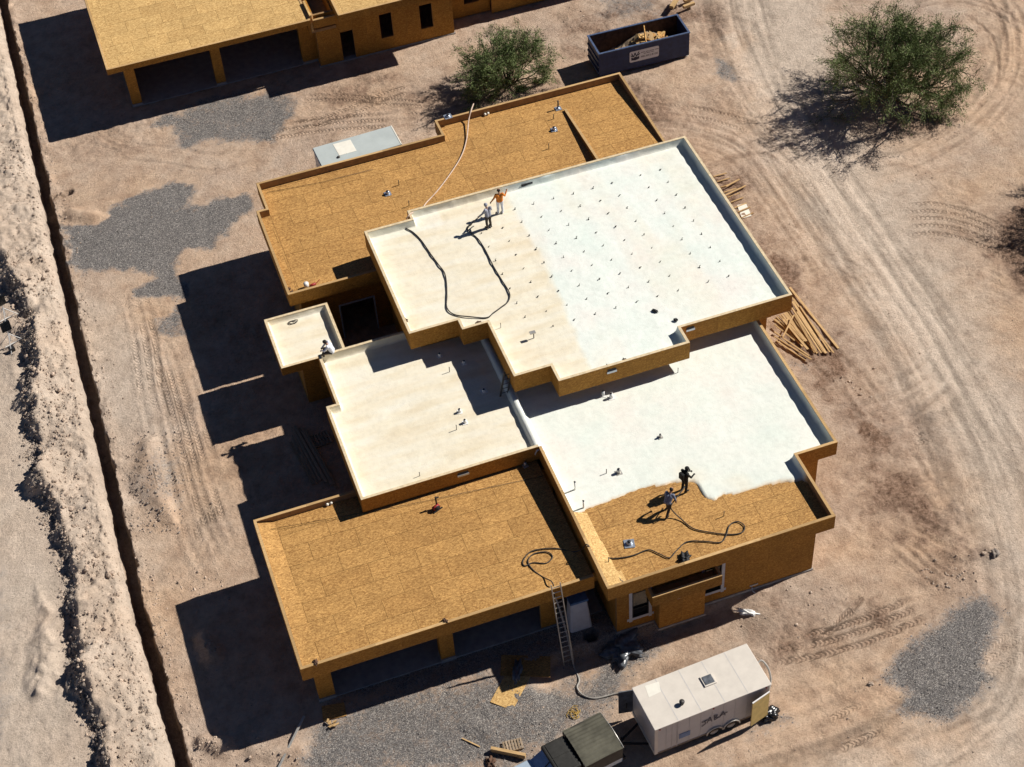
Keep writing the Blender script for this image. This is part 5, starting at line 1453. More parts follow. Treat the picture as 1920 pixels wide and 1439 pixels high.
# ------------------------------------------------------------------ people
def person(label, foot, rz, J, mats, zfloor, hair=None, extra=None, scale=1.0):
    """one continuous body grown over a posed skeleton. J: joints in metres, +y forward"""
    parts = []                                                     # (a, b, ra, rb, region)
    def seg(a, b, ra, rb, reg): parts.append((Vector(a), Vector(b), ra, rb, reg))
    P, C, N, Hd = Vector(J['pelvis']), Vector(J['chest']), Vector(J['neck']), Vector(J['head'])
    up = (C - P).normalized()
    side = Vector(J['shoulder_r']) - Vector(J['shoulder_l']); side.normalize()
    fwd = up.cross(side) * -1; fwd = Vector(J.get('fwd', fwd))
    for o in (-0.075, 0.075):
        seg(P + side * o, P + up * 0.16 + side * o, 0.115, 0.105, 'legs' if False else 'torso')
        seg(P + up * 0.12 + side * o, C + side * o * 1.3, 0.105, 0.118, 'torso')
        seg(C + side * o * 1.3, N - up * 0.09 + side * o * 1.5, 0.115, 0.075, 'torso')
    seg(N - up * 0.08, N + (Hd - N) * 0.5, 0.062, 0.055, 'skin')
    hu = (Hd - N).normalized()
    seg(Hd - hu * 0.045 + fwd * 0.012, Hd + hu * 0.05, 0.078, 0.096, 'head')
    seg(Hd - hu * 0.085 + fwd * 0.035, Hd - hu * 0.05 + fwd * 0.03, 0.050, 0.06, 'skin')
    seg(Hd + fwd * 0.085 + hu * 0.015, Hd + fwd * 0.112 - hu * 0.02, 0.012, 0.017, 'skin')       # nose
    seg(Hd + fwd * 0.085 - hu * 0.062 - side * 0.02, Hd + fwd * 0.085 - hu * 0.062 + side * 0.02, 0.012, 0.012, 'skin')   # lips
    for s in (-1, 1): seg(Hd + side * s * 0.088 + hu * 0.03, Hd + side * s * 0.092 - hu * 0.025, 0.018, 0.014, 'skin')    # ears
    for s, k in ((-1, 'l'), (1, 'r')):
        hip, kn, an, toe = (Vector(J[n + '_' + k]) for n in ('hip', 'knee', 'ankle', 'toe'))
        seg(P + side * s * 0.06, hip, 0.105, 0.102, 'legs'); seg(hip, kn, 0.098, 0.066, 'legs'); seg(kn, kn * 0.55 + an * 0.45, 0.066, 0.064, 'legs'); seg(kn * 0.55 + an * 0.45, an, 0.064, 0.05, 'legs')
        heel = an + (an - toe).normalized() * 0.06; heel.z = an.z - 0.03
        seg(an, heel, 0.05, 0.045, 'boots'); seg(heel, toe, 0.045, 0.042, 'boots'); seg(an, toe * 0.6 + an * 0.4, 0.05, 0.05, 'boots')
        sh, el, wr = (Vector(J[n + '_' + k]) for n in ('shoulder', 'elbow', 'wrist'))
        seg(C + side * s * 0.08 + up * 0.06, sh, 0.085, 0.072, 'torso'); seg(sh, el, 0.062, 0.048, 'torso'); seg(el, wr, 0.048, 0.034, 'sleeve')
        # hand: palm, four unequal bent fingers, thumb from the side of the palm
        d = (wr - el).normalized(); hd_ = Vector(J.get('hand_' + k, d)).normalized()
        nrm = hd_.cross(Vector((0, 0, 1)))
        if nrm.length < 0.2: nrm = hd_.cross(fwd)
        nrm.normalize(); pal = nrm.cross(hd_).normalized()
        seg(wr, wr + hd_ * 0.085, 0.030, 0.036, 'skin')
        seg(wr + hd_ * 0.03 + nrm * 0.018, wr + hd_ * 0.085 + nrm * 0.024, 0.024, 0.024, 'skin'); seg(wr + hd_ * 0.03 - nrm * 0.018, wr + hd_ * 0.085 - nrm * 0.024, 0.024, 0.024, 'skin')
        for q, L in ((-0.036, 0.066), (-0.012, 0.080), (0.012, 0.076), (0.036, 0.058)):
            a = wr + hd_ * 0.088 + nrm * q; b = a + (hd_ * 0.8 - pal * 0.6).normalized() * L * 0.55; c = b + (hd_ * 0.1 - pal).normalized() * L * 0.5
            seg(a, b, 0.0115, 0.0105, 'skin'); seg(b, c, 0.0105, 0.009, 'skin')
        a = wr + hd_ * 0.03 + nrm * 0.034 * -s; b = a + (hd_ * 0.7 - nrm * s * 0.7 - pal * 0.3).normalized() * 0.045; c = b + (hd_ - pal * 0.6).normalized() * 0.032
        seg(a, b, 0.014, 0.012, 'skin'); seg(b, c, 0.012, 0.010, 'skin')
    fat = {'torso': 1.16, 'legs': 1.18, 'sleeve': 1.12}
    parts = [(a, b, ra * fat.get(r, 1), rb * fat.get(r, 1), r) for a, b, ra, rb, r in parts]
    mb = MB()
    for a, b, ra, rb, _ in parts:
        mb.tube([a, b], [ra, rb], 10); mb.ball(a, ra, 10, 6); mb.ball(b, rb, 10, 6)
    tmp = bpy.data.objects.new('tmp_body', mb.mesh('tmp_body')); COL.objects.link(tmp)
    m = tmp.modifiers.new('r', 'REMESH'); m.mode = 'VOXEL'; m.voxel_size = 0.011; m.use_smooth_shade = True
    sm = tmp.modifiers.new('s', 'SMOOTH'); sm.factor = 0.5; sm.iterations = 2
    dg = bpy.context.evaluated_depsgraph_get()
    me = bpy.data.meshes.new_from_object(tmp.evaluated_get(dg), depsgraph=dg); me.name = 'body'
    COL.objects.unlink(tmp); bpy.data.objects.remove(tmp)
    # colour regions by nearest bone
    nf = len(me.polygons); cen = np.zeros(nf * 3, np.float32); me.polygons.foreach_get('center', cen); cen = cen.reshape(-1, 3)
    best = np.full(nf, 1e9); reg = np.zeros(nf, np.int32)
    order = ['skin', 'torso', 'sleeve', 'legs', 'boots', 'head']
    for a, b, ra, rb, r in parts:
        a_, b_ = np.array(a), np.array(b); e = b_ - a_; t = np.clip(((cen - a_) @ e) / (e @ e + 1e-9), 0, 1)
        d = np.linalg.norm(cen - a_ - t[:, None] * e, axis=1) - (ra + (rb - ra) * t)
        k = d < best; best[k] = d[k]; reg[k] = order.index(r)
    me.materials.clear()
    for r in order: me.materials.append(mats[r])
    me.polygons.foreach_set('material_index', reg); me.polygons.foreach_set('use_smooth', np.ones(nf, bool)); me.update()
    root = empty('person', (foot.x, foot.y, zfloor), rz, label, 'person')
    root.scale = (scale,) * 3
    link('body', me, None, root)
    if hair:
        b = MB(); n = hair[1]
        b.ball(Hd + hu * 0.045 - fwd * 0.02, n, 12, 8, sc=(1, 1, 0.9)); b.build('hair' if hair[0] is M_['hair'] else 'hood', hair[0], root, world=False)
    for s in (-1, 1):
        b = MB(); b.ball(Hd + fwd * 0.088 + side * s * 0.032 + hu * 0.02, 0.012, 6, 4); b.build('eye', M_['black'], root, world=False)
    if extra: extra(root, Hd, hu, fwd, side)
    return root
def stand(**kw):
    J = dict(pelvis=(0, 0, .95), chest=(0, .01, 1.28), neck=(0, .01, 1.47), head=(0, .04, 1.64), hip_l=(-.10, 0, .90), hip_r=(.10, 0, .90), knee_l=(-.12, .03, .49), knee_r=(.12, .03, .49),
             ankle_l=(-.13, -.02, .09), ankle_r=(.13, -.02, .09), toe_l=(-.15, .15, .045), toe_r=(.15, .15, .045), shoulder_l=(-.19, .0, 1.41), shoulder_r=(.19, .0, 1.41),
             elbow_l=(-.27, .02, 1.13), elbow_r=(.27, .02, 1.13), wrist_l=(-.29, .14, .90), wrist_r=(.29, .14, .90), fwd=(0, 1, 0))
    J.update(kw); return J
def outfit(top, legs, head='skin', sleeve=None, boots='black'):
    return dict(skin=M_['skin'], torso=M_[top], sleeve=M_[sleeve or top], legs=M_[legs], boots=M_[boots], head=M_[head])
ZM, ZR, ZL = 6.06, 4.56, 4.56
p_or = at(938.5, 399.5, ZM); p_gr = at(917, 427, ZM); p_bl = at(1283, 920, ZR); p_sp = at(1252, 962, 4.51)
person('person in orange shirt and white trousers on the upper roof with one arm raised', p_or, -0.15, stand(elbow_r=(.33, .06, 1.19), wrist_r=(.46, .22, 1.38), elbow_l=(-.33, -.02, 1.17), wrist_l=(-.50, -.06, 1.0), hand_l=(-.5, -.2, -.6), head=(-.01, .05, 1.64)),
       outfit('orange', 'whitecloth', 'skin', boots='whitecloth'), ZM, (M_['hair'], 0.105))
person('person in grey hooded top and dark trousers guiding the hose on the upper roof', p_gr, 0.35, stand(elbow_l=(-.34, .10, 1.15), wrist_l=(-.46, .24, .98), elbow_r=(.30, .08, 1.15), wrist_r=(.24, .28, 1.02), chest=(0, .06, 1.27), neck=(0, .09, 1.45), head=(0, .15, 1.60)),
       outfit('greycloth', 'darkcloth', 'greycloth'), ZM, (M_['greycloth'], 0.112))
def mask(root, Hd, hu, fwd, side):
    b = MB(); b.ball(Hd + fwd * 0.11 - hu * 0.04, 0.055, 8, 6); b.tube([Hd + fwd * 0.1 - hu * 0.05 - side * 0.05, Hd + fwd * 0.12 - hu * 0.06 - side * 0.11], 0.04, 8); b.tube([Hd + fwd * 0.1 - hu * 0.05 + side * 0.05, Hd + fwd * 0.12 - hu * 0.06 + side * 0.11], 0.04, 8)
    b.build('respirator', M_['black'], root, world=False)
    b = MB(); b.box(-0.15, 0.15, -0.30, -0.13, 1.08, 1.50); o = b.build('backpack', M_['blackcloth'], root, world=False); bevel(o, 0.05, 3)
person('person in black coverall and respirator spraying at the edge of the fresh foam', p_bl, -1.25, stand(elbow_l=(-.25, .22, 1.12), wrist_l=(-.12, .46, 1.06), elbow_r=(.26, .20, 1.10), wrist_r=(.14, .48, 1.0), chest=(0, .05, 1.26), neck=(0, .09, 1.44), head=(0, .14, 1.59)),
       dict(skin=M_['blackcloth'], torso=M_['blackcloth'], sleeve=M_['blackcloth'], legs=M_['blackcloth'], boots=M_['blackcloth'], head=M_['blackcloth']), ZR, (M_['blackcloth'], 0.118), mask)
person('person in grey blue shirt leaning forward dragging the hose over bare roof boards', p_sp, -0.9, stand(pelvis=(0, -.05, .90), chest=(0, .12, 1.19), neck=(0, .22, 1.35), head=(0, .32, 1.47), shoulder_l=(-.19, .19, 1.30), shoulder_r=(.19, .19, 1.30), elbow_l=(-.30, .24, 1.04), wrist_l=(-.26, .40, .86), elbow_r=(.30, .20, 1.03), wrist_r=(.28, .30, .80), hip_l=(-.1, -.05, .86), hip_r=(.1, -.05, .86), knee_l=(-.13, .20, .49), ankle_l=(-.14, .22, .09), toe_l=(-.15, .39, .045), knee_r=(.12, -.10, .47), ankle_r=(.13, -.36, .10), toe_r=(.14, -.19, .045), fwd=(0, .94, -.34)),
       outfit('bluecloth', 'darkcloth', 'skin'), 4.51, (M_['hair'], 0.104))
p_st = at(622, 657, 5.02)
def cap(root, Hd, hu, fwd, side):
    b = MB(); b.ball(Hd + hu * 0.055 - fwd * 0.01, 0.108, 12, 8, sc=(1, 1, 0.8)); b.bar(Hd + fwd * 0.06 + hu * 0.06, Hd + fwd * 0.19 + hu * 0.045, 0.15, 0.015); b.build('cap', M_['whitecloth'], root, world=False)
sit_z = LT + 0.01
person('person in white shirt and dark cap sitting on the parapet corner', Vector((p_st.x, 65.76, 0)), math.radians(70), dict(pelvis=(0, 0, .12), chest=(0, .10, .44), neck=(0, .20, .60), head=(0, .29, .73), hip_l=(-.10, .04, .10), hip_r=(.10, .04, .10), knee_l=(-.16, .44, .10), knee_r=(.18, .43, .10), ankle_l=(-.15, .46, -.34), ankle_r=(.17, .45, -.34), toe_l=(-.17, .64, -.38), toe_r=(.19, .63, -.38), shoulder_l=(-.19, .17, .56), shoulder_r=(.19, .17, .56), elbow_l=(-.27, .34, .36), elbow_r=(.28, .34, .36), wrist_l=(-.12, .50, .24), wrist_r=(.14, .50, .23), fwd=(0, .92, -.38)),
       outfit('whitecloth', 'darkcloth', 'hair'), sit_z, (M_['hair'], 0.103), None, 1.08)

# ------------------------------------------------------------------ hoses
def hose(pts, mat, r, label, z=None, name='hose', n=6):
    P = []
    for p in pts:
        q = at(p[0], p[1], p[2]); P.append((q.x, q.y, p[2] + r))
    L = [Vector(v) for v in smooth_line(P, n)]
    b = MB(); b.tube(L, r, 6)
    return b.thing(name, mat, label, 'hose')
zm = 6.07
hose([(p[0], p[1], zm) for p in ((752, 420), (763, 430), (775, 437), (790, 452), (808, 478), (822, 497), (833, 512), (837, 530), (838, 555), (838, 578), (852, 591), (880, 595), (912, 597), (925, 588), (940, 577), (953, 566), (955, 550), (940, 525), (925, 500), (910, 470), (897, 450), (886, 440), (877, 432), (878, 425), (883, 421))] + [(882, 424, zm + .3), (890, 415, zm + 0.6), (906, 402, zm + 0.8), (919, 391, zm + 0.9)], M_['hose'], 0.036, 'thick black spray hose looped across the cream upper roof')
zb2 = 4.66
hose([(888, 196, 4.4), (884, 207, 5.12), (879, 226, 4.85), (875, 262, zb2), (866, 292, zb2), (848, 322, zb2), (822, 357, zb2), (800, 381, zb2), (790, 393, 5.6), (770, 402, 6.52), (762, 412, 6.4)], M_['hosepale'], 0.04, 'pale pink hose curving over the bare back roof')
zg = 4.12
hose([(1040, 1122, 3.6), (1036, 1094, 4.33), (1018, 1083, zg), (1000, 1070, zg), (990, 1054, zg), (1000, 1040, zg), (1025, 1036, zg), (1036, 1045, zg), (1024, 1057, zg), (1000, 1056, zg), (984, 1062, zg), (981, 1052, zg), (998, 1034, zg), (1040, 1029, zg), (1074, 1036, zg - .05), (1092, 1030, 4.6), (1100, 1022, 5.05), (1112, 1034, 4.75), (1125, 1042, 4.56), (1150, 1048, 4.53), (1185, 1043, 4.53), (1215, 1032, 4.53), (1235, 1039, 4.53), (1255, 1047, 4.53), (1268, 1034, 4.53), (1288, 1017, 4.53), (1320, 1016, 4.53), (1350, 1018, 4.53), (1361, 1006, 4.53), (1368, 986, 4.53), (1383, 979, 4.53), (1396, 988, 4.53), (1390, 1000, 4.53), (1365, 1003, 4.53), (1325, 998, 4.53), (1298, 991, 4.53), (1278, 975, 4.55), (1262, 960, 4.8), (1258, 950, 5.3), (1268, 935, 5.4), (1284, 914, 5.5)], M_['hose'], 0.03, 'dark spray hose snaking over the bare front roofs with loops')
def gh(px, py, dz=0.0):
    p = at(px, py); return (px, py, gz(p.x, p.y) + dz)
hose([(1187, 1300, 0.45), (1172, 1300, 0.12), gh(1150, 1303), gh(1115, 1311), gh(1092, 1304), gh(1082, 1290), gh(1086, 1276), gh(1076, 1250), (1070, 1220, 0.5), (1060, 1180, 1.5), (1048, 1140, 2.8), (1040, 1118, 3.55)], M_['hosegrey'], 0.045, 'pale grey hose running from the white trailer to the ladder')
hose([(1419, 1246, 1.7), (1428, 1240, 1.75), (1440, 1254, 1.5), (1445, 1275, 1.0), (1442, 1294, 0.6)], M_['hosegrey'], 0.05, 'pale hose arching out of the rear of the white trailer')

# ------------------------------------------------------------------ ladders
def ladder(label, a0, a1, width, n, mat, wd=0.04):
    a0 = Vector(a0); a1 = Vector(a1); d = (a1 - a0).normalized()
    s = Vector((d.y, -d.x, 0))
    s = Vector((1, 0.0, 0)) if s.length < 0.3 else s.normalized()
    root = empty('ladder', a0, 0, label, 'ladder')
    for k in (-1, 1):
        b = MB(); b.bar(s * k * width / 2, a1 - a0 + s * k * width / 2 * 0.92, wd, wd * 2); b.build('rail', mat, root, world=False)
    for i in range(n):
        t = (i + 0.7) / (n + 0.3); c = (a1 - a0) * t
        b = MB(); b.tube([c - s * width / 2, c + s * width / 2], 0.022, 6); b.build('rung', mat, root, world=False)
    return root
la = at(1066, 1236); lb = at(1036, 1083, 4.95)
ladder('tall aluminium extension ladder leaning on the garage roof edge', (la.x, la.y, gz(la.x, la.y)), (lb.x, 46.72, 4.95), 0.5, 16, M_['alu'])
sa_ = at(945, 742, 4.55); sb_ = at(953, 707, 6.1)
ladder('short dark ladder up to the upper roof from the cream roof', (sa_.x, sa_.y, 4.55), (17.0, sa_.y + 0.1, 6.15), 0.42, 5, M_['pipe'], 0.05)

# ------------------------------------------------------------------ grade pins on the upper roof, one every four feet
pin = MB(); pin.tube([(0, 0, 0), (0.004, 0, 0.10), (0.03, 0.0, 0.125), (0.075, 0.01, 0.12)], 0.02, 5); pin.tube([(0, 0, -0.01), (0, 0, 0.012)], 0.045, 7)
pin_me = pin.mesh('grade_pin'); pin_me.materials.append(M_['pipe'])
cols = [19.21, 20.43, 21.65, 22.84, 24.05, 25.25, 26.47, 27.68, 29.5, 30.72]
for j in range(9):
    y = 71.83 - 1.22 * j
    for i, x in enumerate(cols):
        if (j == 0 and x < 21) or (j == 8 and x < 20): continue
        o = link('grade_pin', pin_me, None, None, (x + rnd.uniform(-.03, .03), y + rnd.uniform(-.03, .03), 6.06)); o.rotation_euler = (rnd.uniform(-0.35, 0.35), rnd.uniform(-0.35, 0.35), rnd.uniform(-0.9, 0.9)); o.scale = (rnd.uniform(0.7, 1.2), rnd.uniform(0.7, 1.2), rnd.uniform(0.5, 0.95))
        lab = 'small dark grade pin in the cream foam of the upper roof' if x < 21.5 else 'small dark grade pin in the white foam of the upper roof'
        tag(o, lab, 'pin', 'grade pins in the upper roof')

# ------------------------------------------------------------------ roof fixtures
def pipe(px, py, z, h, r, label, mat='pipe', flash=None, cap_=None, name='vent_pipe'):
    p = at(px, py, z)
    root = empty(name, (p.x, p.y, z), 0, label, 'vent')
    b = MB(); b.tube([(0, 0, -0.02), (0.01, 0, h)], r, 8); b.build('pipe', M_[mat], root, world=False)
    b = MB(); b.tube([(0, 0, h - 0.004), (0.01, 0, h + 0.02)], r * 1.25, 8); b.build('pipe_cap', M_[cap_ or mat], root, world=False)
    if flash:
        b = MB(); b.box(-flash, flash, -flash, flash, 0.0, 0.015); b.tube([(0, 0, 0.015), (0, 0, 0.09)], [flash * 0.7, r * 1.2], 10); b.build('flashing', M_['galv'], root, world=False)
    return root
pipe(1046.5, 204, 4.62, 0.58, 0.05, 'tall dark pipe with silver flashing at the back of the bare roof', 'pipe', 0.20)
pipe(1038, 223, 4.62, 0.3, 0.025, 'thin short dark pipe behind the square silver jack on the bare roof')
pipe(1029, 279, 4.62, 0.36, 0.025, 'thin dark pipe beside the raised deck of the bare back roof')
pipe(748, 347, 4.62, 0.34, 0.025, 'thin dark pipe beside the silver jack in the middle of the bare back roof')
pipe(767, 386, 4.62, 0.36, 0.025, 'thin dark pipe just behind the notch of the upper roof')
pipe(1078, 918, 4.55, 0.58, 0.045, 'pale roof pipe with a black cap beside the parapet of the white roof', 'pvc', None, 'black')
pipe(1094, 952, 4.55, 0.52, 0.045, 'pale roof pipe with a black cap at the foam edge by the parapet', 'pvc', None, 'black')
pipe(1137, 888, 4.55, 0.3, 0.022, 'thin dark pipe beside the square vent on the white front roof')
pipe(1357, 968, 4.52, 0.34, 0.022, 'thin dark pipe on the bare boards inside the hose loop')
pipe(1141, 1056, 4.55, 0.34, 0.022, 'thin dark pipe on the sloped boards by the front parapet corner')
pipe(1271, 699, 4.55, 0.34, 0.018, 'thin dark pipe on the white roof below the upper fascia')
pipe(843, 698, 4.55, 0.36, 0.02, 'thin dark pipe on the cream roof at the edge of the upper roof shadow')
pipe(787, 893, 4.55, 0.28, 0.018, 'thin dark pipe near the front edge of the cream roof')
pipe(856, 806, 4.55, 0.34, 0.02, 'thin dark pipe beside the two white jacks on the cream roof')
pipe(939, 615, 6.06, 0.34, 0.018, 'thin dark pipe near the notched left edge of the upper roof')
def jack(px, py, z, label, mat='galv', s=0.2, h=0.22, name='roof_jack'):
    p = at(px, py, z)
    root = empty(name, (p.x, p.y, z), rnd.uniform(-0.3, 0.3), label, 'vent')
    b = MB(); b.box(-s, s, -s, s, 0.0, 0.02); b.build('flange', M_[mat], root, world=False)
    b = MB(); b.tube([(0, 0, 0.02), (0, 0, h)], [s * 0.62, s * 0.5], 12); b.build('collar', M_[mat], root, world=False)
    b = MB(); b.tube([(0, 0, h), (0, 0, h + 0.02)], s * 0.36, 10); b.build('opening', M_['black'], root, world=False)
    return root
jack(727, 364, 4.62, 'square silver jack in the middle of the bare back roof')
jack(1039, 244, 4.62, 'square silver jack near the raised deck of the bare back roof')
jack(840, 219, 5.10, 'silver box resting on the back parapet of the bare roof', s=0.24, h=0.12, name='metal_box')
jack(1180, 1020, 4.52, 'square silver jack on the bare front roof near the hose', s=0.26, h=0.16)
jack(1160, 887, 4.55, 'square grey vent on the white front roof', 'alu', 0.17, 0.3)
jack(1238, 820, 4.55, 'small grey vent alone in the middle of the white front roof', 'alu', 0.12, 0.22)
jack(1131, 742, 4.55, 'white vent in the shadow edge of the upper fascia', 'pvc', 0.15, 0.34)
jack(1146, 746, 4.55, 'white vent beside the shadow edge of the upper fascia', 'pvc', 0.17, 0.34)
jack(862, 773, 4.55, 'white jack on the cream roof nearer the shadow', 'pvc', 0.15, 0.24)
jack(872, 793, 4.55, 'white jack on the cream roof beside the thin pipe', 'pvc', 0.15, 0.24)
jack(824, 668, 4.55, 'pale vent in the shadow under the stepped upper fascia', 'pvc', 0.14, 0.2)
jack(870, 682, 4.55, 'pale vent in the shadow beside the left upper fascia', 'pvc', 0.14, 0.2)
jack(907, 734, 4.55, 'round pale vent in the shadow beside the short ladder', 'pvc', 0.17, 0.14)
jack(985, 874, 3.96, 'grey elbow vent on the garage roof in the parapet corner', 'alu', 0.14, 0.3)
p = at(1001, 634, 6.06)
root = empty('vent_hood', (p.x, p.y, 6.06), 0, 'hooded T-shaped dark vent pipe on the cream part of the upper roof', 'vent')
b = MB(); b.tube([(0, 0, 0), (0, 0, 0.42)], 0.03, 8); b.build('pipe', M_['pipe'], root, world=False)
b = MB(); b.bar((-0.22, 0, 0.44), (0.1, 0, 0.44), 0.2, 0.06); b.build('hood', M_['alu'], root, world=False)
plank_q = []
def lump(px, py, z, r, mat, label, cat, seed, name, sc=(1, 0.8, 0.6), rough=0.45):
    R = np.random.RandomState(seed); p = at(px, py, z)
    bm = bmesh.new(); bmesh.ops.create_icosphere(bm, subdivisions=4, radius=r)
    for v in bm.verts:
        c = v.co / r
        f = 1 + rough * (math.sin(c.x * 5 + seed) * math.sin(c.y * 6 + seed * 2) + 0.5 * math.sin(c.z * 11 + c.x * 9) + 0.35 * math.sin(c.x * 19 + c.y * 13 + seed)) * 0.6 + R.uniform(-0.03, 0.03)
        v.co = Vector((v.co.x * sc[0], v.co.y * sc[1], v.co.z * sc[2])) * f
        v.co.z = max(v.co.z, -r * sc[2] * 0.5)
    me = bpy.data.meshes.new(name); bm.to_mesh(me); bm.free(); me.polygons.foreach_set('use_smooth', [True] * len(me.polygons))
    o = link(name, me, mat, None, (p.x, p.y, z + r * sc[2] * 0.5)); o.rotation_euler = (0, 0, R.uniform(0, 6))
    return tag(o, label, cat)
lump(1228, 584, 6.07, 0.13, M_['black'], 'crumpled black glove lying on the white upper roof', 'glove', 1, 'glove', (1.3, 0.7, 0.5))
lump(1267, 601, 6.07, 0.12, M_['black'], 'small black rag near the front notch of the upper roof', 'rag', 2, 'rag')
lump(1284, 1048, 4.53, 0.26, M_['black'], 'black bundle of cord on the bare front roof', 'bundle', 3, 'cord_bundle', (1.2, 0.9, 0.5), 0.7)
lump(1166, 1094, 4.55, 0.16, M_['lumber_old'], 'small brown offcuts by the front parapet corner', 'offcuts', 4, 'offcuts', (1.5, 0.6, 0.4), 0.8)
lump(1168, 1212, gz(*at(1168, 1212)[:2]), 0.8, M_['plastic'], 'crumpled grey plastic sheet in the shade before the front window', 'plastic sheet', 5, 'plastic_sheet', (1.2, 0.9, 0.35), 0.8)
lump(1441, 1342, gz(*at(1441, 1342)[:2]), 0.42, M_['trash'], 'full black rubbish bag by the open rear door of the white trailer', 'bag', 6, 'rubbish_bag', (1.1, 0.9, 0.75), 0.4)
Rr = random.Random(9); q_ = gat(1080, 1337); b = MB()
for k in range(7):
    c_ = (q_.x + Rr.uniform(-.25, .25), q_.y + Rr.uniform(-.22, .22)); r1, r2, ph = Rr.uniform(.12, .34), Rr.uniform(.1, .3), Rr.uniform(0, 6)
    b.tube([(c_[0] + r1 * math.cos(ph + t_ * 0.5), c_[1] + r2 * math.sin(ph + t_ * 0.5), q_.z + 0.03 + 0.012 * k + 0.02 * math.sin(t_)) for t_ in range(12)], 0.016, 5)
b.thing('rope', M_['straw'], 'tangled yellow rope on the gravel beside the pickup', 'rope')
q_ = gat(618, 1362); Rr = random.Random(12)
for k in range(7):
    a_ = Rr.uniform(0, 3.1); x_, y_ = q_.x + Rr.uniform(-.25, .25), q_.y + Rr.uniform(-.2, .2); L_ = Rr.uniform(.15, .4)
    plank_q.append(((x_, y_, q_.z + 0.05 + 0.03 * k), (x_ + L_ * math.cos(a_), y_ + L_ * math.sin(a_), q_.z + 0.06 + 0.03 * k)))
lump(1403, 1150, gz(*at(1403, 1150)[:2]), 0.3, M_['pvc'], 'heap of white pipe scraps at the corner of the front wall shadow', 'pipe scraps', 9, 'pipe_scraps', (1.8, 0.5, 0.3), 0.9)
lump(1865, 1040, gz(*at(1865, 1040)[:2]), 0.26, M_['darkrock'], 'dark boulder at the end of the tyre ruts', 'rock', 10, 'boulder')
lump(1632, 1284, gz(*at(1632, 1284)[:2]), 0.14, M_['rock'], 'pale stone beside the grey gravel patch', 'rock', 11, 'boulder')
lump(1288, 104, gz(*at(1288, 104)[:2]), 0.13, M_['pvc'], 'white scrap at the dumpster corner', 'scrap', 12, 'scrap')
lump(920, 1432, gz(*at(920, 1432)[:2]), 0.22, M_['rust'], 'brown scrap between the pallet and the pickup', 'scrap', 13, 'scrap', (1.3, 0.8, 0.5), 0.9)
for i, (px_, py_, z_, lab) in enumerate(((540, 544, 4.64, 'brown rag near the front left corner of the back roof'), (547, 549, 4.64, 'dark brown rag in the front left corner of the back roof'), (760, 601, 6.2, 'brown rag on the left edge of the upper roof'), (897, 606, 6.15, 'brown rag on the step of the upper roof edge'), (1140, 689, 6.2, 'dark scrap on the front edge of the upper roof by the scupper'), (1172, 677, 6.2, 'dark scrap on the front edge of the upper roof'), (592, 1243, 4.22, 'brown offcut on the front corner of the garage roof'), (835, 1165, 4.22, 'brown offcut on the front edge of the garage roof'))):
    lump(px_, py_, z_, 0.11, M_['rust'], lab, 'scrap', 20 + i, 'scrap', (1.4, 0.8, 0.5), 0.7)
# bucket and tools on the back roof
p = at(575, 539, 4.63); b = MB(); b.tube([(p.x, p.y, 4.62), (p.x, p.y, 4.95)], [0.13, 0.15], 14); b.thing('bucket', M_['pvc'], 'white bucket beside red tools on the back roof', 'bucket')
p = at(586, 537, 4.63); b = MB(); b.tube([(p.x - .15, p.y, 4.68), (p.x + .2, p.y + .05, 4.72)], 0.09, 8); b.bar((p.x + .15, p.y, 4.7), (p.x + .5, p.y + .25, 4.75), 0.03, 0.03); b.bar((p.x + .1, p.y - .1, 4.66), (p.x + .45, p.y - .18, 4.66), 0.05, 0.05); b.thing('power_tool', M_['red'], 'red power tool with cords beside the white bucket', 'tool')
p = at(818, 955, 3.96)
root = empty('roof_saw', (p.x, p.y, 3.96), 0.4, 'red and black power saw standing on the garage roof', 'power saw')
b = MB(); b.tube([(-.18, 0, .14), (.18, 0, .16)], 0.13, 10); b.build('motor', M_['red'], root, world=False)
b = MB(); b.box(-.25, .3, -.16, -.10, .0, .05); b.tube([(0, -.13, .16), (0, -.10, .16)], 0.17, 14); b.build('blade_guard', M_['black'], root, world=False)
b = MB(); b.bar((.1, .05, .15), (.12, .12, .75), 0.06, 0.1); b.bar((.12, .12, .7), (.3, .1, .62), 0.05, 0.05); b.build('handle', M_['black'], root, world=False)

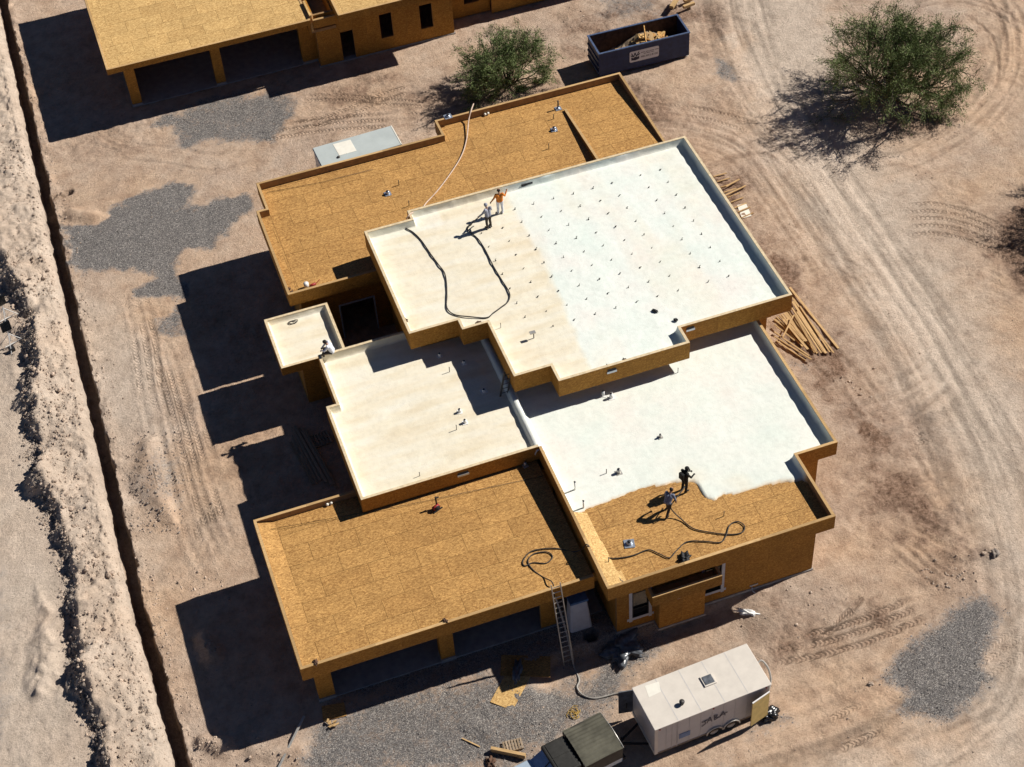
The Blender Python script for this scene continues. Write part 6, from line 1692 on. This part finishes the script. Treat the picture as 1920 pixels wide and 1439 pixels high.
# ------------------------------------------------------------------ lumber
def plank(a, b, w, h, mat, label, group, name='plank', cat='lumber'):
    a = Vector(a); b = Vector(b); L = (b - a).length; c = (a + b) / 2; d = (b - a).normalized()
    key = ('plank', round(L, 1), round(w, 3), round(h, 3), mat.name)
    def make():
        m_ = MB(); Lr = round(L, 1); m_.box(-Lr / 2, Lr / 2, -w / 2, w / 2, -h / 2, h / 2); me = m_.mesh(name); me.materials.append(mat); return me
    o = link(name, sheet_mesh(key, make), None, None, c)
    o.rotation_euler = (0, -math.asin(max(-1, min(1, d.z))), math.atan2(d.y, d.x))
    return tag(o, label, cat, group)
Rl = random.Random(5)
for a, c in plank_q: plank(a, c, 0.09, 0.04, M_['lumber'], 'short bright offcut in the small pile at the edge of the garage shadow', 'offcuts at the edge of the garage shadow', 'offcut', 'offcut')
fan = [((1481, 541), (1572, 654)), ((1482, 555), (1563, 662)), ((1486, 566), (1549, 662)), ((1485, 578), (1540, 661)), ((1490, 590), (1531, 661)), ((1478, 580), (1528, 661)), ((1474, 586), (1521, 645)), ((1470, 588), (1512, 642)), ((1465, 590), (1508, 641)), ((1461, 592), (1506, 638)), ((1456, 595), (1500, 636)), ((1452, 600), (1496, 632)), ((1452, 610), (1490, 640)), ((1452, 622), (1517, 667)), ((1452, 632), (1521, 674)), ((1456, 640), (1510, 676)), ((1488, 560), (1536, 630)), ((1494, 585), (1545, 660)), ((1500, 575), (1556, 660)), ((1468, 600), (1515, 655)), ((1462, 607), (1505, 650)), ((1476, 600), (1533, 662))]
for i, (a, c) in enumerate(fan):
    h0 = 0.04 + 0.045 * (i % 5)
    pa, pc = at(a[0], a[1], h0), at(c[0], c[1], h0)
    za, zc = gz(pa.x, pa.y) + h0, gz(pc.x, pc.y) + h0
    plank((pa.x, pa.y, za + 0.02), (pc.x, pc.y, zc), Rl.choice([0.09, 0.09, 0.14]), 0.04, M_['lumber'], 'long tan plank in the fanned heap beside the house wall', 'planks fanned out beside the house')
pa, pc = at(1488, 592, 0.4), at(1468, 633, 0.3)
plank((pa.x, pa.y, 0.42), (pc.x, pc.y, 0.32), 0.08, 0.04, M_['lumber'], 'short bright plank lying across the fanned heap', 'planks fanned out beside the house')
for i in range(9):
    pa, pc = at(1338 + 6.5 * i, 332 + 9.5 * i, 0.1), at(1352 + 6.5 * i, 348 + 9.5 * i, 0.1)
    plank((pa.x, pa.y, gz(pa.x, pa.y) + 0.06 + 0.03 * (i % 2)), (pa.x + 0.9, pa.y + 0.02 * i, gz(pa.x, pa.y) + 0.06 + 0.03 * (i % 2)), 0.09, 0.04, M_['lumber'], 'short board stacked tight against the right wall of the house', 'short boards along the right wall')
for k, (a, c) in enumerate((((1362, 350), (1386, 337)), ((1360, 367), (1398, 349)))):
    pa, pc = at(*a, 0.25), at(*c, 0.25)
    plank((pa.x, pa.y, 0.26), (pc.x, pc.y, 0.26), 0.1, 0.05, M_['lumber'], ('shorter' if k == 0 else 'longer') + ' board sticking out of the stack along the right wall', 'short boards along the right wall')
def board(pxs, z, t, mat, label, name, cat):
    P = [at(a, b, z) for a, b in pxs]; zg_ = gz(P[0].x, P[0].y) if z < 1 else z
    b = MB(); b.prism([(p.x, p.y) for p in P][::-1] if Vector((P[1] - P[0])[:2]).cross(Vector((P[2] - P[1])[:2])) < 0 else [(p.x, p.y) for p in P], zg_ + 0.03, zg_ + 0.03 + t)
    return b.thing(name, mat, label, cat)
board([(1382, 386), (1399, 383), (1409, 406), (1391, 411)], 0, 0.03, M_['patch'], 'pale foam offcut sheet on the dirt by the right wall', 'foam_sheet', 'sheet')
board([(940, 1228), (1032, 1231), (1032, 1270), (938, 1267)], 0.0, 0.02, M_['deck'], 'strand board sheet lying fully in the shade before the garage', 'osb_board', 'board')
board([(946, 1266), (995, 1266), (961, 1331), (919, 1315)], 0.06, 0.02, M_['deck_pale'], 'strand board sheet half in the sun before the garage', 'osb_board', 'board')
board([(603, 1325), (645, 1318), (650, 1343), (606, 1353)], 0.0, 0.02, M_['deck'], 'square board at the foot of the left garage pier', 'osb_board', 'board')
lump(970, 1260, 0.1, 0.42, M_['plastic'], 'dark blue bundle lying on the two strand boards', 'bundle', 31, 'tarp_bundle', (1.5, 0.5, 0.3), 0.4)
# boards and a pallet in the deep shade left of the house
for i, (a, c) in enumerate((((546, 800), (600, 900)), ((552, 798), (606, 898)), ((556, 806), (612, 905)), ((561, 801), (618, 905)), ((566, 808), (622, 908)), ((570, 804), (628, 910)), ((549, 815), (594, 905)), ((574, 815), (632, 915)), ((545, 830), (588, 910)))):
    pa, pc = at(*a, 0.15), at(*c, 0.15); h_ = 0.08 + 0.05 * (i % 3)
    plank((pa.x, pa.y, h_), (pc.x, pc.y, h_), 0.14, 0.045, M_['lumber_old'], 'long weathered plank in the deep shade left of the house', 'planks in the shade')
def pallet(px, py, rz, label, w=1.15, l=1.0, z=None):
    p = at(px, py); root = empty('pallet', (p.x, p.y, z if z is not None else gz(p.x, p.y)), rz, label, 'pallet')
    for k in range(3):
        b = MB(); y = -l / 2 + 0.04 + k * (l - 0.08) / 2; b.box(-w / 2, w / 2, y - 0.03, y + 0.03, 0.02, 0.10); b.build('stringer', M_['lumber_old'], root, world=False)
    for k in range(7):
        b = MB(); x = -w / 2 + 0.05 + k * (w - 0.1) / 6; b.box(x - 0.045, x + 0.045, -l / 2, l / 2, 0.101, 0.122); b.build('slat', M_['lumber_old'], root, world=False)
    return root
pallet(600, 826, 0.1, 'weathered pallet in the deep shade left of the house')
pallet(962, 1400, -0.1, 'small pallet behind the bright beam on the gravel', 0.95, 0.6)
pa, pc = at(921, 1405, 0.2), at(985, 1418, 0.2)
plank((pa.x, pa.y, 0.2), (pc.x, pc.y, 0.2), 0.16, 0.28, M_['lumber'], 'short thick bright beam lying on the gravel before the pallet', None, 'timber', 'timber')
pa, pc = at(866, 1385, 0.03), at(900, 1401, 0.03)
plank((pa.x, pa.y, gz(pa.x, pa.y) + 0.05), (pc.x, pc.y, gz(pc.x, pc.y) + 0.05), 0.06, 0.03, M_['lumber'], 'single thin stick on the gravel near the pallet', None, 'stick', 'stick')
pa, pc = at(571, 1345, 0.15), at(521, 1442, 0.15)
plank((pa.x, pa.y, 0.25), (pc.x, pc.y, gz(pc.x, pc.y) + 0.12), 0.10, 0.06, M_['alu'], 'long pale metal bar leaning out of the garage shadow', None, 'metal_bar', 'bar')
for i, (a, c, w_, hh, lab) in enumerate((((1259, 14), (1272, -6), 0.30, 0.5, 'thick pale beam of the cut timbers above the dumpster'), ((1281, 14), (1302, 6), 0.22, 0.35, 'notched pale timber above the dumpster'), ((1283, 2), (1300, -4), 0.3, 0.3, 'stubby pale timber above the dumpster'))):
    pa, pc = at(*a, hh), at(*c, hh)
    plank((pa.x, pa.y, hh), (pc.x, pc.y, hh), w_, 0.2, M_['lumber'], lab, None, 'timber', 'timber')
    for q in (pa, pc):
        pass
    m_ = (pa + pc) / 2; b = MB(); b.box(m_.x - 0.1, m_.x + 0.1, m_.y - 0.1, m_.y + 0.1, gz(m_.x, m_.y) - 0.02, hh - 0.1); b.thing('timber_block', M_['lumber_old'], 'block propping up the ' + lab.split(' above')[0].replace('of the cut timbers', '') .strip() + ' above the dumpster', 'block')
# plastic-wrapped appliance beside the garage
p = at(1098, 1165); b = MB()
b.add([(15.55, 46.95, 0), (16.75, 46.95, 0), (16.75, 47.75, 0), (15.55, 47.75, 0), (15.7, 47.2, 2.1), (16.6, 47.2, 2.1), (16.6, 47.75, 2.1), (15.7, 47.75, 2.1)], [(3, 2, 1, 0), (4, 5, 6, 7), (0, 1, 5, 4), (1, 2, 6, 5), (2, 3, 7, 6), (3, 0, 4, 7)])
o = b.thing('wrapped_crate', M_['wrap'], 'tall crate wrapped in grey plastic beside the garage corner', 'crate'); bevel(o, 0.12, 3)
b = MB(); b.box(15.68, 16.62, 47.15, 47.74, 2.12, 2.26); b.thing('blue_lid', M_['bluewrap'], 'blue wrapped box on top of the grey plastic crate', 'box')
# sawhorse frames with dark boxes by the left edge
def tripod(px, py, label):
    p = gat(px, py); root = empty('tripod_stand', p, 0.3, label, 'stand')
    for k in range(3):
        a = k * 2.094; b = MB(); b.bar((0, 0, 1.0), (0.75 * math.cos(a), 0.75 * math.sin(a), 0.0), 0.04, 0.04); b.build('leg', M_['pvc'], root, world=False)
    b = MB(); b.bar((0, 0, 0.4), (0, 0, 1.7), 0.05, 0.05); b.build('mast', M_['pvc'], root, world=False)
    b = MB(); b.bar((-0.45, 0.0, 0.12), (0.5, 0.05, 0.12), 0.04, 0.04); b.build('brace', M_['pvc'], root, world=False)
    b = MB(); b.box(-0.3, 0.3, -0.04, 0.04, 1.25, 1.95); b.build('panel', M_['glass'], root, world=False)
    b = MB(); b.box(-0.38, -0.05, -0.55, -0.25, 0.0, 0.28); b.build('battery_box', M_['black'], root, world=False)
    return root
tripod(24, 648, 'white tripod stand with dark panel on the spoil bank nearer the house')
tripod(14, 600, 'white tripod stand with dark panel at the left rubble')
# white loose bits on the parapets
for i, (px_, py_, z_, lab) in enumerate(((617, 320, 4.64, 'pair of pale blocks by the back parapet near the grey trailer'), (912, 216, 4.64, 'pair of pale blocks by the back parapet near the pink hose'), (617, 947, 3.9, 'pair of white cans by the back parapet of the garage roof'))):
    p = at(px_, py_, z_); b = MB(); b.ball((p.x - 0.09, p.y, z_ + 0.07), 0.09, 8, 6); b.ball((p.x + 0.12, p.y + 0.03, z_ + 0.07), 0.09, 8, 6); b.thing('blocks', M_['patch'], lab, 'blocks')
# coiled wire on the small roof
p = at(548, 605, 3.72); b = MB()
b.tube([(p.x + 0.22 * math.cos(t_ * 0.7) * (1 + 0.3 * math.sin(t_)) + 0.05 * (t_ - 8) * 0.3, p.y + 0.12 * math.sin(t_ * 0.7), 3.73 + 0.01 * (t_ % 3)) for t_ in range(22)], 0.02, 5)
b.thing('wire_coil', M_['pipe'], 'dark coil of wire on the small cream roof', 'wire')
# chalk lines: thin cords stretched on the decks
for (a, c, z_, lab) in (((498, 995), (1020, 893), 3.97, 'dark cord stretched across the garage roof'), ((500, 362), (700, 318), 4.64, 'dark cord lying across the left of the back roof')):
    pa, pc = at(*a, z_), at(*c, z_); b = MB(); b.tube([(pa.x, pa.y, z_ + 0.02), ((pa.x + pc.x) / 2, (pa.y + pc.y) / 2 - 0.15, z_ + 0.02), (pc.x, pc.y, z_ + 0.02)], 0.012, 5); b.thing('cord', M_['black'], lab, 'cord')
